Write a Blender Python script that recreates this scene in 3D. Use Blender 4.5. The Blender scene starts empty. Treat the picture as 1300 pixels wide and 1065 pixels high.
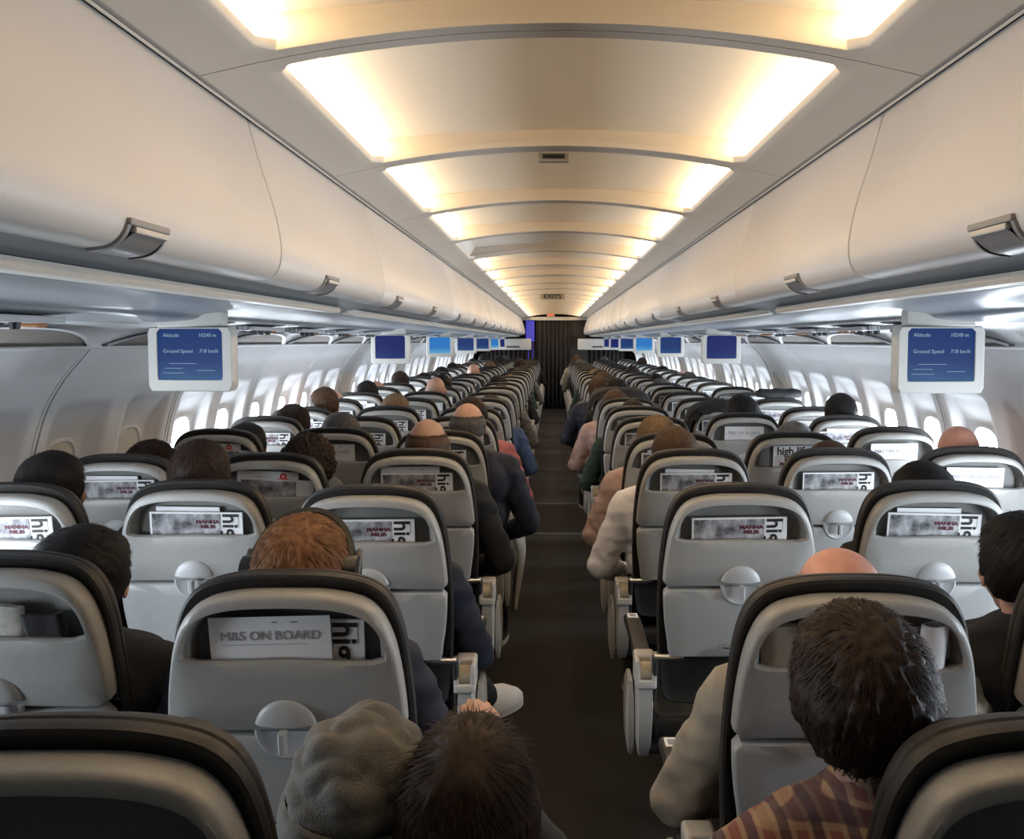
import bpy, bmesh, math, random
from mathutils import Vector, Matrix, noise
rnd = random.Random(7)
C = bpy.context.scene
COL = C.collection
PI = math.pi
CZ = 1.57            # eye height
XO = 0.015           # cabin centre line

# ---------------------------------------------------------------- helpers
def link(o, parent=None):
    COL.objects.link(o)
    if parent is not None: o.parent = parent
    return o
def tag(o, label=None, cat=None, group=None, kind=None):
    if label: o['label'] = label
    if cat: o['category'] = cat
    if group: o['group'] = group
    if kind: o['kind'] = kind
    return o
def empty(name, loc=(0,0,0)):
    o = bpy.data.objects.new(name, None); o.empty_display_size = .05
    link(o); o.location = loc
    return o
def meshobj(name, me, parent=None):
    return link(bpy.data.objects.new(name, me), parent)
def mk(name, verts, faces, mats, fmat=None, smooth=True):
    me = bpy.data.meshes.new(name)
    me.from_pydata([tuple(v) for v in verts], [], faces)
    for m in (mats if isinstance(mats, (list, tuple)) else [mats]): me.materials.append(m)
    if fmat:
        for p, i in zip(me.polygons, fmat): p.material_index = i
    if smooth: me.polygons.foreach_set('use_smooth', [True]*len(me.polygons))
    me.update(); return me
class MB:
    """collects shapes into one mesh"""
    def __init__(s): s.v=[]; s.f=[]; s.m=[]; s.mats=[]
    def _mi(s, mat):
        if mat not in s.mats: s.mats.append(mat)
        return s.mats.index(mat)
    def add(s, vs, fs, mat):
        n=len(s.v); s.v += [Vector(v) for v in vs]; i=s._mi(mat)
        for f in fs: s.f.append([a+n for a in f]); s.m.append(i)
    def box(s, x0,x1,y0,y1,z0,z1, mat, b=0.0):
        x0,x1=min(x0,x1),max(x0,x1)
        if b<=0:
            vs=[(x,y,z) for x in (x0,x1) for y in (y0,y1) for z in (z0,z1)]
            s.add(vs,[(0,1,3,2),(4,6,7,5),(0,4,5,1),(2,3,7,6),(0,2,6,4),(1,5,7,3)],mat); return
        bm=bmesh.new(); bmesh.ops.create_cube(bm,size=1)
        for v in bm.verts: v.co=Vector(((x0+x1)/2+v.co.x*(x1-x0),(y0+y1)/2+v.co.y*(y1-y0),(z0+z1)/2+v.co.z*(z1-z0)))
        bmesh.ops.bevel(bm,geom=list(bm.edges),offset=b,segments=3,profile=.6,affect='EDGES')
        s.bm(bm,mat); bm.free()
    def bm(s,bm,mat):
        bm.verts.index_update()
        s.add([v.co.copy() for v in bm.verts],[[v.index for v in f.verts] for f in bm.faces],mat)
    def loft(s, rings, mat, cap0=False, cap1=False, closed=True):
        n=len(rings[0]); vs=[p for r in rings for p in r]; fs=[]
        for k in range(len(rings)-1):
            for i in range(n if closed else n-1):
                j=(i+1)%n
                fs.append((k*n+i,k*n+j,(k+1)*n+j,(k+1)*n+i))
        def cap(k,rev):
            c=sum((Vector(p) for p in rings[k]),Vector())/n
            vs.append(c); ci=len(vs)-1
            for i in range(n):
                j=(i+1)%n
                fs.append((ci,k*n+j,k*n+i) if rev else (ci,k*n+i,k*n+j))
        if cap0: cap(0,False)
        if cap1: cap(len(rings)-1,True)
        s.add(vs,fs,mat)
    def tube(s,p0,p1,r0,r1,mat,n=14,caps=True):
        p0=Vector(p0);p1=Vector(p1);d=(p1-p0).normalized()
        a=d.orthogonal().normalized(); b=d.cross(a)
        R=[]
        for p,r in ((p0,r0),(p1,r1)):
            R.append([p+(a*math.cos(t)+b*math.sin(t))*r for t in [2*PI*i/n for i in range(n)]])
        s.loft(R,mat,caps,caps)
    def capsule(s,p0,p1,r0,r1,mat,n=16,k=5):
        p0=Vector(p0);p1=Vector(p1);d=p1-p0
        d = d.normalized() if d.length>1e-6 else Vector((0,0,1))
        a=d.orthogonal().normalized(); b=d.cross(a); R=[]
        for i in range(k+1):
            t=-PI/2+ (PI/2)*i/k*1.0
            c=max(math.cos(t),.02)
            R.append([p0+d*r0*math.sin(t)+(a*math.cos(u)+b*math.sin(u))*r0*c for u in [2*PI*j/n for j in range(n)]])
        for i in range(k+1):
            t=(PI/2)*i/k; c=max(math.cos(t),.02)
            R.append([p1+d*r1*math.sin(t)+(a*math.cos(u)+b*math.sin(u))*r1*c for u in [2*PI*j/n for j in range(n)]])
        s.loft(R,mat,True,True)
    def ell(s,c,r,mat,rot=None,nu=24,nv=16):
        c=Vector(c); R=[]
        for i in range(nv+1):
            t=-PI/2+PI*i/nv; cc=max(math.cos(t),.01)
            ring=[]
            for j in range(nu):
                u=2*PI*j/nu; p=Vector((r[0]*cc*math.cos(u),r[1]*cc*math.sin(u),r[2]*math.sin(t)))
                if rot: p=rot@p
                ring.append(c+p)
            R.append(ring)
        s.loft(R,mat,True,True)
    def xf(s,M):
        s.v=[M@v for v in s.v]; return s
    def mesh(s,name,smooth=True): 
        me=mk(name,s.v,s.f,s.mats,s.m,smooth)
        bm=bmesh.new(); bm.from_mesh(me); bmesh.ops.recalc_face_normals(bm,faces=bm.faces)
        if smooth:
            for e in bm.edges:
                if len(e.link_faces)==2 and e.calc_face_angle(0)>math.radians(42): e.smooth=False
        bm.to_mesh(me); bm.free(); return me
    def obj(s,name,parent=None,smooth=True): return meshobj(name,s.mesh(name,smooth),parent)

def starsample(poly, c, N, snap=None):
    out=[]; n=len(poly)
    for k in range(N):
        t=2*PI*k/N; d=(math.cos(t),math.sin(t)); best=None
        for i in range(n):
            ax,ay=poly[i][0]-c[0],poly[i][1]-c[1]; bx,by=poly[(i+1)%n][0]-c[0],poly[(i+1)%n][1]-c[1]
            ex,ey=bx-ax,by-ay; den=d[0]*ey-d[1]*ex
            if abs(den)<1e-12: continue
            tt=(ax*ey-ay*ex)/den; u=(ax*d[1]-ay*d[0])/den
            if tt>0 and -1e-6<=u<=1+1e-6 and (best is None or tt>best): best=tt
        out.append((c[0]+d[0]*best,c[1]+d[1]*best))
    if snap:
        for p in snap:
            i=min(range(N),key=lambda i:(out[i][0]-p[0])**2+(out[i][1]-p[1])**2); out[i]=(p[0],p[1])
    return out
def catmull(P, sub):
    out=[]
    Q=[P[0]]+list(P)+[P[-1]]
    for i in range(1,len(Q)-2):
        p0,p1,p2,p3=Q[i-1],Q[i],Q[i+1],Q[i+2]
        for k in range(sub):
            t=k/sub
            out.append(tuple(.5*((2*b)+(-a+c)*t+(2*a-5*b+4*c-d)*t*t+(-a+3*b-3*c+d)*t**3) for a,b,c,d in zip(p0,p1,p2,p3)))
    out.append(tuple(P[-1])); return out
def rrect(x0,x1,y0,y1,r,k=6):
    P=[]
    for cx,cy,a0 in ((x1-r,y1-r,0),(x0+r,y1-r,PI/2),(x0+r,y0+r,PI),(x1-r,y0+r,1.5*PI)):
        for i in range(k+1):
            a=a0+PI/2*i/k; P.append((cx+r*math.cos(a),cy+r*math.sin(a)))
    return P
def sstep(a,b,x):
    t=max(0,min(1,(x-a)/(b-a))); return t*t*(3-2*t)

# ---------------------------------------------------------------- materials
MATS={}
def mat(name,col,rough=.5,metal=0,col2=None,nscale=8,bump=0,bscale=60,emit=None,estr=0,spec=.5,sheen=0,coat=0,aniso=None):
    if name in MATS: return MATS[name]
    m=bpy.data.materials.new(name); m.use_nodes=True; nt=m.node_tree; b=nt.nodes['Principled BSDF']
    b.inputs['Base Color'].default_value=(*col,1); b.inputs['Roughness'].default_value=rough
    b.inputs['Metallic'].default_value=metal; b.inputs['Specular IOR Level'].default_value=spec
    if sheen: b.inputs['Sheen Weight'].default_value=sheen
    if coat: b.inputs['Coat Weight'].default_value=coat
    tc=nt.nodes.new('ShaderNodeTexCoord')
    src=tc.outputs['Object']
    if aniso:
        mp=nt.nodes.new('ShaderNodeMapping'); mp.inputs['Scale'].default_value=aniso
        nt.links.new(src,mp.inputs['Vector']); src=mp.outputs['Vector']
    if col2:
        n=nt.nodes.new('ShaderNodeTexNoise'); n.inputs['Scale'].default_value=nscale; n.inputs['Detail'].default_value=6
        r=nt.nodes.new('ShaderNodeMix'); r.data_type='RGBA'
        r.inputs['A'].default_value=(*col,1); r.inputs['B'].default_value=(*col2,1)
        cr=nt.nodes.new('ShaderNodeMapRange'); cr.inputs['From Min'].default_value=.35; cr.inputs['From Max'].default_value=.65
        nt.links.new(src,n.inputs['Vector']); nt.links.new(n.outputs['Fac'],cr.inputs['Value'])
        nt.links.new(cr.outputs['Result'],r.inputs['Factor']); nt.links.new(r.outputs['Result'],b.inputs['Base Color'])
    if bump:
        n=nt.nodes.new('ShaderNodeTexNoise'); n.inputs['Scale'].default_value=bscale; n.inputs['Detail'].default_value=4
        bp=nt.nodes.new('ShaderNodeBump'); bp.inputs['Strength'].default_value=bump; bp.inputs['Distance'].default_value=.004
        nt.links.new(src,n.inputs['Vector']); nt.links.new(n.outputs['Fac'],bp.inputs['Height']); nt.links.new(bp.outputs['Normal'],b.inputs['Normal'])
    if emit:
        b.inputs['Emission Color'].default_value=(*emit,1); b.inputs['Emission Strength'].default_value=estr
    MATS[name]=m; return m
SHELL=mat('seat_shell_plastic',(.34,.335,.32),.42,col2=(.31,.305,.29),nscale=220,bump=.05,bscale=500)
TRAY=mat('tray_plastic',(.36,.365,.36),.42,col2=(.33,.335,.33),nscale=220)
POCKET=mat('pocket_lining',(.20,.195,.185),.6,col2=(.17,.17,.16),nscale=120)
LATCH=mat('latch_plastic',(.38,.385,.39),.42)
LEATHER=mat('dark_leather',(.019,.0175,.0165),.5,bump=.3,bscale=45,col2=(.028,.025,.023),nscale=14,spec=.35)
FABD=mat('seat_fabric',(.025,.026,.032),.85,bump=.2,bscale=300)
METAL=mat('brushed_metal',(.62,.62,.62),.3,1)
DMETAL=mat('dark_frame',(.06,.06,.065),.5,.4)
ARMW=mat('armrest_housing',(.48,.47,.44),.4)
ARMP=mat('armrest_pad',(.028,.026,.024),.5,bump=.15,bscale=80)
ARMY=mat('armrest_hub',(.42,.36,.26),.4)
BIN=mat('bin_plastic',(.53,.495,.465),.42,col2=(.51,.475,.445),nscale=3,bump=.03,bscale=350)
CEILF=mat('ceiling_frame',(.52,.475,.42),.5)
CEILP=mat('ceiling_liner',(.90,.84,.74),.38,coat=.1)
TRIM=mat('trim_cream',(.54,.51,.46),.4)
TRIMD=mat('trim_dark',(.05,.047,.043),.5)
TRIMG=mat('trim_grey',(.22,.21,.20),.5)
PSU=mat('service_panel',(.24,.255,.275),.36,col2=(.22,.235,.255),nscale=2)
WALL=mat('sidewall',(.62,.62,.63),.45,bump=.03,bscale=200)
DADO=mat('sidewall_upholstery',(.24,.215,.195),.8,bump=.2,bscale=250)
CARPET=mat('carpet',(.018,.015,.014),.95,col2=(.027,.023,.021),nscale=160,bump=.5,bscale=400)
CARSTRIP=mat('carpet_strip',(.06,.057,.052),.7)
BLACK=mat('black_plastic',(.012,.012,.013),.4)
CURT=mat('curtain_cloth',(.018,.015,.015),.9)
CURT2=mat('partition_dark',(.03,.025,.025),.8)
SHADE=mat('window_shade',(.55,.53,.46),.6)
PANE=mat('window_daylight',(.8,.8,.8),.3,emit=(.80,.90,1.0),estr=75)
LAMP=mat('ceiling_lamp_on',(.9,.85,.75),.4,emit=(1.0,.70,.38),estr=17.5)
LAMPOFF=mat('ceiling_lamp_off',(.55,.53,.5),.4)
PAPER=mat('paper_white',(.75,.75,.76),.6)
INK=mat('ink_black',(.01,.01,.01),.6)
MAROON=mat('ink_maroon',(.09,.012,.03),.6)
RED=mat('ink_red',(.75,.05,.03),.6)
INKG=mat('ink_grey',(.28,.28,.30),.6)
PHOTO=mat('cover_photo',(.02,.02,.025),.35,col2=(.5,.5,.52),nscale=22)
BROWNP=mat('brown_paper',(.36,.30,.23),.7,col2=(.28,.24,.19),nscale=10,bump=.3,bscale=20)
NEWS=mat('newsprint',(.50,.48,.42),.7,col2=(.36,.35,.31),nscale=60)
MONH=mat('monitor_housing',(.50,.49,.46),.4)
def screen_mat(name,c1,c2,s):
    m=bpy.data.materials.new(name); m.use_nodes=True; nt=m.node_tree; b=nt.nodes['Principled BSDF']
    b.inputs['Base Color'].default_value=(.005,.005,.01,1); b.inputs['Roughness'].default_value=.35; b.inputs['Specular IOR Level'].default_value=.15
    tc=nt.nodes.new('ShaderNodeTexCoord'); mp=nt.nodes.new('ShaderNodeMapping'); mp.inputs['Scale'].default_value=(6,1,60)
    n=nt.nodes.new('ShaderNodeTexNoise'); n.inputs['Scale'].default_value=1; n.inputs['Detail'].default_value=3
    sp=nt.nodes.new('ShaderNodeSeparateXYZ'); mr=nt.nodes.new('ShaderNodeMapRange')
    mr.inputs['From Min'].default_value=-.02; mr.inputs['From Max'].default_value=-.075
    mu=nt.nodes.new('ShaderNodeMath'); mu.operation='MULTIPLY'
    mx=nt.nodes.new('ShaderNodeMix'); mx.data_type='RGBA'; mx.inputs['A'].default_value=(*c1,1); mx.inputs['B'].default_value=(*c2,1)
    L=nt.links.new
    L(tc.outputs['Object'],mp.inputs['Vector']); L(mp.outputs['Vector'],n.inputs['Vector']); L(tc.outputs['Object'],sp.inputs['Vector'])
    L(sp.outputs['Z'],mr.inputs['Value']); L(mr.outputs['Result'],mu.inputs[0]); L(n.outputs['Fac'],mu.inputs[1]); L(mu.outputs[0],mx.inputs['Factor'])
    L(mx.outputs['Result'],b.inputs['Emission Color']); b.inputs['Emission Strength'].default_value=s
    return m
SCR=[screen_mat('screen_blue',(.004,.036,.18),(.02,.13,.32),.9),screen_mat('screen_deep_blue',(.003,.012,.16),(.010,.05,.26),.8),screen_mat('screen_bright',(.02,.20,.60),(.20,.6,.8),1.0)]
SCRT=mat('screen_text',(0,0,0),.5,emit=(.40,.65,.85),estr=.6)
AMBER=mat('amber_sign',(.22,.10,.03),.4,emit=(.9,.35,.08),estr=.05)
EXITR=mat('exit_sign_red',(.5,.02,.01),.4,emit=(1,.12,.04),estr=1.2)
BLUEGLOW=mat('blue_panel_glow',(.05,.05,.3),.4,emit=(.06,.06,.55),estr=.8)  # blue light falling on the end panel, put in as emission

_txt={}
def text_mesh(s,size,m,extrude=.0004,align='CENTER',bold=0):
    key=(s,size,m.name,align,bold)
    if key in _txt: return _txt[key]
    cu=bpy.data.curves.new('lettering','FONT'); cu.body=s; cu.size=size; cu.extrude=extrude; cu.align_x=align; cu.align_y='CENTER'; cu.offset=bold
    cu.resolution_u=3
    o=bpy.data.objects.new('lettering_tmp',cu); COL.objects.link(o)
    dg=bpy.context.evaluated_depsgraph_get(); me=bpy.data.meshes.new_from_object(o.evaluated_get(dg))
    bpy.data.objects.remove(o); bpy.data.curves.remove(cu)
    me.materials.clear(); me.materials.append(m)
    # stand it up: text plane XY -> XZ, facing -Y
    me.transform(Matrix.Rotation(PI/2,4,'X')); _txt[key]=me; return me
def add_mesh(mb,me,M,m):
    mb.add([M@v.co for v in me.vertices],[list(p.vertices) for p in me.polygons],m)

# ================================================================= SETTING
YB,YE=-3.0,19.95
def struct(mb,name,smooth=True):
    o=mb.obj(name,None,smooth); o['kind']='structure'; return o
# floor
f=MB(); f.box(XO-1.86,XO+1.86,YB,YE+.6,-.04,0,CARPET); struct(f,'floor')
f=MB()
for y in (7.05,8.35,10.6): f.box(XO-.26,XO+.26,y-.03,y+.03,0,.004,CARSTRIP,.0015)
struct(f,'trim_1')
# sidewalls with scooped window bays
WP=[(1.645,1.548),(1.69,1.495),(1.74,1.435),(1.80,1.33),(1.84,1.2),(1.865,1.05),(1.87,.9),(1.865,.6),(1.83,.25),(1.79,0)]
WPc=catmull(WP,8)
def wx(z):
    for a,b in zip(WPc,WPc[1:]):
        if b[1]<=z<=a[1]:
            t=(z-b[1])/max(a[1]-b[1],1e-9); return b[0]+(a[0]-b[0])*t
    return 1.62 if z>1.5 else 1.79
WIN0=3.05+.5335/2; WPITCH=.5335
def bay(y,z):
    d=((y-WIN0+WPITCH/2)%WPITCH)-WPITCH/2
    hw,hh,cz,r=.20,.28,1.065,.055
    qx=abs(d)-hw+r; qz=abs(z-cz)-hh+r
    sd=math.hypot(max(qx,0),max(qz,0))+min(max(qx,qz),0)-r
    t=sstep(1.345,1.17,z)
    return sstep(0,-.035,sd)*(.014+.048*t)
zs=[0,.2,.4,.6,.74,.78]+[.79+.0157*i for i in range(51)]
zs=[z for z in zs if z<1.54]+[1.548]
for side,nm in ((-1,'wall_left'),(1,'wall_right')):
    ny=int((YE-YB)/(WPITCH/26)); vs=[];fs=[]
    for i in range(ny+1):
        y=YB+(YE-YB)*i/ny
        for z in zs: vs.append((XO+side*(wx(z)+bay(y,z)),y,z))
    n=len(zs)
    for i in range(ny):
        for j in range(n-1): fs.append((i*n+j,i*n+j+1,(i+1)*n+j+1,(i+1)*n+j))
    o=meshobj(nm,mk(nm,vs,fs,WALL)); o['kind']='structure'
# windows
wn=0
def window(side,y,shade):
    global wn
    wn+=1
    root=empty('window_%d'%wn,(0,0,0)); root['kind']='structure'
    zc=1.02
    def P(dy,dz,off): 
        z=zc+dz; return (XO+side*(wx(z)+.062-off),y+dy,z)
    def ring(hw,hh,r,off,N=40): 
        return [P(a,b,off) for a,b in starsample(rrect(-hw,hw,-hh,hh,r,8),(0,0),N)]
    m=MB(); m.loft([ring(.130,.180,.10,-.004),ring(.128,.178,.10,.008),ring(.116,.166,.095,.011),ring(.109,.159,.09,.004)],WALL); m.obj('window_frame',root)
    m=MB(); m.loft([ring(.109,.159,.09,.004),ring(.06,.09,.05,.004)],PANE if not shade else SHADE,False,True)
    m.obj('pane' if not shade else 'window_shade',root)
ks=range(int((YB-WIN0)/WPITCH),int((YE-WIN0)/WPITCH)+1)
for side in (-1,1):
    for k in ks:
        y=WIN0+k*WPITCH
        if y<YB+.2 or y>YE-.2: continue
        if y<.75: shade=True
        elif side<0: shade = 2.6<y<4.2
        else: shade = 2.9<y<3.6
        if y>6 and (k*7+side)%5==0: shade=True
        window(side,y,shade)
# panel joints on the walls
for side in (-1,1):
    m=MB()
    k=-5
    while 3.05+1.067*k<YE:
        y=3.05+1.067*k; k+=1
        if y<YB+.1: continue
        for a,b,off,mt in ((-.020,-.006,.004,WALL),(-.004,.004,.0015,TRIMG),(.006,.020,.004,WALL)):
            R=[]
            for z in zs:
                x=wx(z); R.append([(XO+side*(x+.004),y+a,z),(XO+side*(x-off),y+a,z),(XO+side*(x-off),y+b,z),(XO+side*(x+.004),y+b,z)])
            m.loft(R,mt)
    struct(m,'trim_%d'%(2 if side<0 else 3))
# cove between wall and service channel, upholstered arcs
for side in (-1,1):
    m=MB(); prof=catmull([(1.650,1.540),(1.640,1.548),(1.632,1.565),(1.575,1.608),(1.47,1.628),(1.40,1.628)],5)
    R=[[(XO+side*a,y,b) for a,b in prof] for y in (YB,YE)]
    m.loft(R,WALL,closed=False)
    k=-5
    while 3.05+1.067*k<YE:
        y0=3.05+1.067*k+.06; k+=1
        if y0<YB: continue
        y1=y0+.947; top=[];bot=[]
        for i in range(25):
            t=i/24; y=y0+(y1-y0)*t; h=(1-abs(2*t-1)**2.6)
            bot.append((XO+side*1.628,y,1.558))
            top.append((XO+side*(1.628-.085*h),y,1.558+.056*h-.003))
        mid=[((a[0]+b[0])/2-side*.012*(1-abs(2*i/24-1)),a[1],(a[2]+b[2])/2) for i,(a,b) in enumerate(zip(bot,top))]
        m.loft([bot,mid,top],DADO,closed=False)
        m.loft([[Vector(p)+Vector((0,0,.001)) for p in top],[Vector(p)+Vector((-side*.004,0,-.006)) for p in top],[Vector(p)+Vector((-side*.02,0,-.002)) for p in top]],WALL,closed=False)
        m.box(XO+side*1.622,XO+side*1.637,y0,y1,1.552,1.558,TRIMD)
    struct(m,'trim_%d'%(4 if side<0 else 5))
# service channel under the bins
for side in (-1,1):
    m=MB()
    prof=catmull([(.735,1.712),(.80,1.700),(.835,1.688)],3)+catmull([(.862,1.674),(.93,1.664),(1.05,1.662),(1.12,1.655),(1.16,1.637),(1.30,1.628),(1.42,1.628)],5)
    m.loft([[(XO+side*a,y,b) for a,b in prof] for y in (YB,YE)],PSU,closed=False)
    struct(m,'trim_%d'%(6 if side<0 else 7))
    m=MB()
    segs=[(-2.95,.85),(.98,3.28),(3.42,5.60),(5.74,8.0),(8.1,10.3),(10.4,12.6),(12.7,15.0),(15.1,17.3),(17.4,19.6)]
    for a,b in segs:
        R=[]
        n=16
        for i in range(n+1):
            t=i/n; y=a+(b-a)*t
            e=max(0,1-min(y-a,b-y)/.12)**2
            x=.800+.045*e; z=1.680+.008*e
            if i in (0,n): pass
            R.append([(XO+side*(x+u*.03),y,z+w) for u,w in ((-.3,.012),(-.5,0),(-.3,-.008),(.7,-.010),(1.3,-.006),(1.3,.010))])
        # refine ends
        m.loft(R,TRIM,True,True)
    struct(m,'trim_%d'%(8 if side<0 else 9))

# ceiling modules
H0=CZ+.622; A=.174
def cz(x): return H0-A*x*x
ML=1.067; M0=1.735
ceil=MB(); liner=MB()
mods=[k for k in range(-4,18) if M0+ML*k<YE]
lights=[]
for k in mods:
    y0=M0+ML*(k-1); y1=y0+ML
    y1=min(y1,YE); yc=(y0+y1)/2
    inn=starsample(rrect(-.585,.585,y0+.042,y1-.042,.045,8),(0,yc),96)
    OC=[(.722,y0+.002),(.722,y1-.002),(-.722,y1-.002),(-.722,y0+.002)]; out=starsample(OC,(0,yc),96,OC)
    R=[[(XO+a,b,cz(a)+.03) for a,b in out]]
    for t in (0,.25,.5,.75,.97): R.append([(XO+a+(c-a)*t,b+(d-b)*t,cz(a+(c-a)*t)) for (a,b),(c,d) in zip(out,inn)])
    R.append([(XO+a,b,cz(a)+.004) for a,b in inn]); R.append([(XO+a*.999,b,cz(a)+.02) for a,b in inn])
    ceil.loft(R,CEILF)
    for yy in (y0+.036,y1-.036):
        ceil.loft([[(XO+x,yy,cz(x)+.003) for x in [-.6+.05*i for i in range(25)]],[(XO+x,yy,H0+.066-.100*x*x) for x in [-.6+.05*i for i in range(25)]]],CEILF,closed=False)
    # liner
    vs=[];fs=[];nx,nyy=32,12
    for j in range(nyy+1):
        ty=j/nyy; y=y0+.02+(y1-y0-.04)*ty
        for i in range(nx+1):
            x=-.556+1.112*i/nx
            vs.append((XO+x,y,H0+.062-.100*abs(x)**2-.010*abs(2*ty-1)**3))
    for j in range(nyy):
        for i in range(nx): a=j*(nx+1)+i; fs.append((a,a+1,a+nx+2,a+nx+1))
    liner.add(vs,fs,CEILP)
    for s in (-1,1):
        lights.append((k,s,y0,y1))
o=struct(ceil,'ceiling'); l=liner.obj('ceiling_liner',o)
# closing deck above, so nothing shows through the joints
m=MB(); m.box(XO-.80,XO+.80,YB,YE+.6,H0+.09,H0+.12,TRIMD); o2=m.obj('ceiling_deck',o)
ORD=['first','second','third','fourth','fifth','sixth','seventh','eighth','ninth','tenth','eleventh','twelfth','thirteenth','fourteenth','fifteenth','sixteenth','seventeenth','eighteenth','nineteenth','twentieth','twenty-first','twenty-second','twenty-third','twenty-fourth','twenty-fifth','twenty-sixth']
for k,s,y0,y1 in lights:
    off = (k==4 and s<0) or k<0
    root=empty('ceiling_light',(XO+s*.52,(y0+y1)/2,cz(.52)))
    m=MB(); vs=[];fs=[]; n=8
    prof=catmull([(.606,.006),(.596,.012),(.578,.034),(.562,.062),(.552,.082)],3)
    R=[[(s*(a-.52),y-(y0+y1)/2,cz(a)+b-cz(.52)) for a,b in prof] for y in (y0+.024,y1-.024)]
    m.loft(R,LAMPOFF if off else LAMP,closed=False); m.obj('light_diffuser',root)
    for y in (y0+.022,y1-.022):
        m=MB(); m.box(s*(.552-.52),s*(.60-.52),y-(y0+y1)/2-.002,y-(y0+y1)/2+.002,.004,.06,CEILF); m.obj('lamp_end_cap',root)
    row=k
    if row<0: lab='ceiling lamp strip overhead behind the viewer on the %s'%('left' if s<0 else 'right')
    else: lab='%s lamp strip, %s edge of the %s ceiling panel from viewer'%('unlit grey' if off else 'glowing warm white','left' if s<0 else 'right',ORD[row])
    tag(root,lab,'ceiling light','lamp strips along the ceiling' if row>=0 else 'lamp strips behind the viewer')
# channel between ceiling and bins
for side in (-1,1):
    m=MB()
    for prof,mt in (([(.722,2.103),(.722,2.098),(.730,2.093),(.738,2.093)],TRIMG),([(.738,2.093),(.740,2.125),(.76,2.125)],TRIMD),([(.727,2.0925),(.732,2.0895),(.737,2.0925)],TRIM)):
        m.loft([[(XO+side*a,y,b+.002) for a,b in prof] for y in (YB,YE)],mt,closed=False)
    struct(m,'trim_%d'%(10 if side<0 else 11))
# end walls
m=MB(); m.box(XO-1.9,XO+1.9,YB-.05,YB,0,2.35,CURT2); struct(m,'wall_back')
m=MB(); m.box(XO-1.9,XO+1.9,YE+.55,YE+.6,0,2.35,CURT2); struct(m,'wall_front')

# ---- overhead bins
BP=catmull([(.752,2.112),(.747,2.102),(.735,2.060),(.715,1.99),(.692,1.92),(.675,1.858),(.666,1.81),(.664,1.78),(.668,1.75),(.68,1.728),(.70,1.716),(.735,1.712)],4)
def bnormal(i):
    a=Vector(BP[max(i-1,0)]); b=Vector(BP[min(i+1,len(BP)-1)]); d=(b-a).normalized()
    return Vector((d.y,-d.x))
def bin_(side,y0,y1,latches,label):
    yc=(y0+y1)/2; root=empty('overhead_bin',(XO+side*1.0,yc,1.75))
    def T(a,y,b): return (side*(a-1.0),y-yc,b-1.75)
    m=MB()
    back=[(1.35,1.70),(1.5,1.85),(1.2,2.2),(.80,2.2)]
    full=BP+back
    c=(1.0,1.93)
    def R(y,ins): 
        out=[]
        for a,b in full:
            d=Vector((c[0]-a,c[1]-b)); d=d.normalized()*ins
            out.append(T(a+d.x,y,b+d.y))
        return out
    m.loft([R(y0+.0015,.006),R(y0+.003,.002),R(y0+.007,0),R(y1-.007,0),R(y1-.003,.002),R(y1-.0015,.006)],BIN,True,True)
    m.obj('bin_door',root)
    for ly in latches:
        # curved latch following the door profile
        idx=[i for i,(a,b) in enumerate(BP) if b<=1.750]
        idx=idx[:-1]
        def strip(inset_y,off,i0,i1):
            rows=[]
            for i in idx[i0:i1]:
                n=bnormal(i); a,b=BP[i][0]+n.x*off,BP[i][1]+n.y*off
                rows.append([T(a,ly-.055+inset_y,b),T(a,ly+.055-inset_y,b)])
            return rows
        fr=MB()
        rows=[]
        for i in idx:
            n=bnormal(i); 
            def q(o,yy): return T(BP[i][0]+n.x*o,yy,BP[i][1]+n.y*o)
            rows.append([q(-.002,ly-.070),q(.005,ly-.068),q(.006,ly-.060),q(.001,ly-.058),q(.001,ly+.068),q(.006,ly+.060),q(.005,ly+.068),q(-.002,ly+.070)])
        fr.loft(rows,TRIMG,closed=False)
        n=bnormal(idx[0]); a,b=BP[idx[0]]
        p=T(a-.003,ly,b+.004); fr.box(p[0]-.006,p[0]+.006,p[1]-.068,p[1]+.068,p[2]-.006,p[2]+.005,TRIMG,.003)
        lo=fr.obj('latch',root)
        pl=MB(); rows=[]
        for q_,i in enumerate(idx[1:]):
            n=bnormal(i); o=.004+.010*math.exp(-q_*.9)
            rows.append([T(BP[i][0]+n.x*o,ly-.055,BP[i][1]+n.y*o),T(BP[i][0]+n.x*o,ly+.055,BP[i][1]+n.y*o)])
        pl.loft(rows,mat('latch_grey',(.20,.19,.185),.35),closed=False)
        a,b=BP[idx[1]]; p=T(a-.008,ly,b)
        pl.box(p[0]-.005,p[0]+.005,p[1]-.055,p[1]+.055,p[2]-.007,p[2]+.003,mat('latch_lip',(.42,.40,.37),.35),.002)
        pl.obj('latch_paddle',lo)
    tag(root,label,'overhead bin','overhead bins on the %s'%('left' if side<0 else 'right'))
Lb=[-2.6,-1.43,-.26,.92,2.07,3.33,5.66,6.85,8.0,9.17,10.34,11.5,12.67,13.84,15.0,16.2,17.35,18.5,19.7]
Rb=[-2.6,-1.43,-.26,.90,2.00,3.26,5.65,8.0,9.17,10.34,11.5,12.67,13.84,15.0,16.2,17.35,18.5,19.7]
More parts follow.
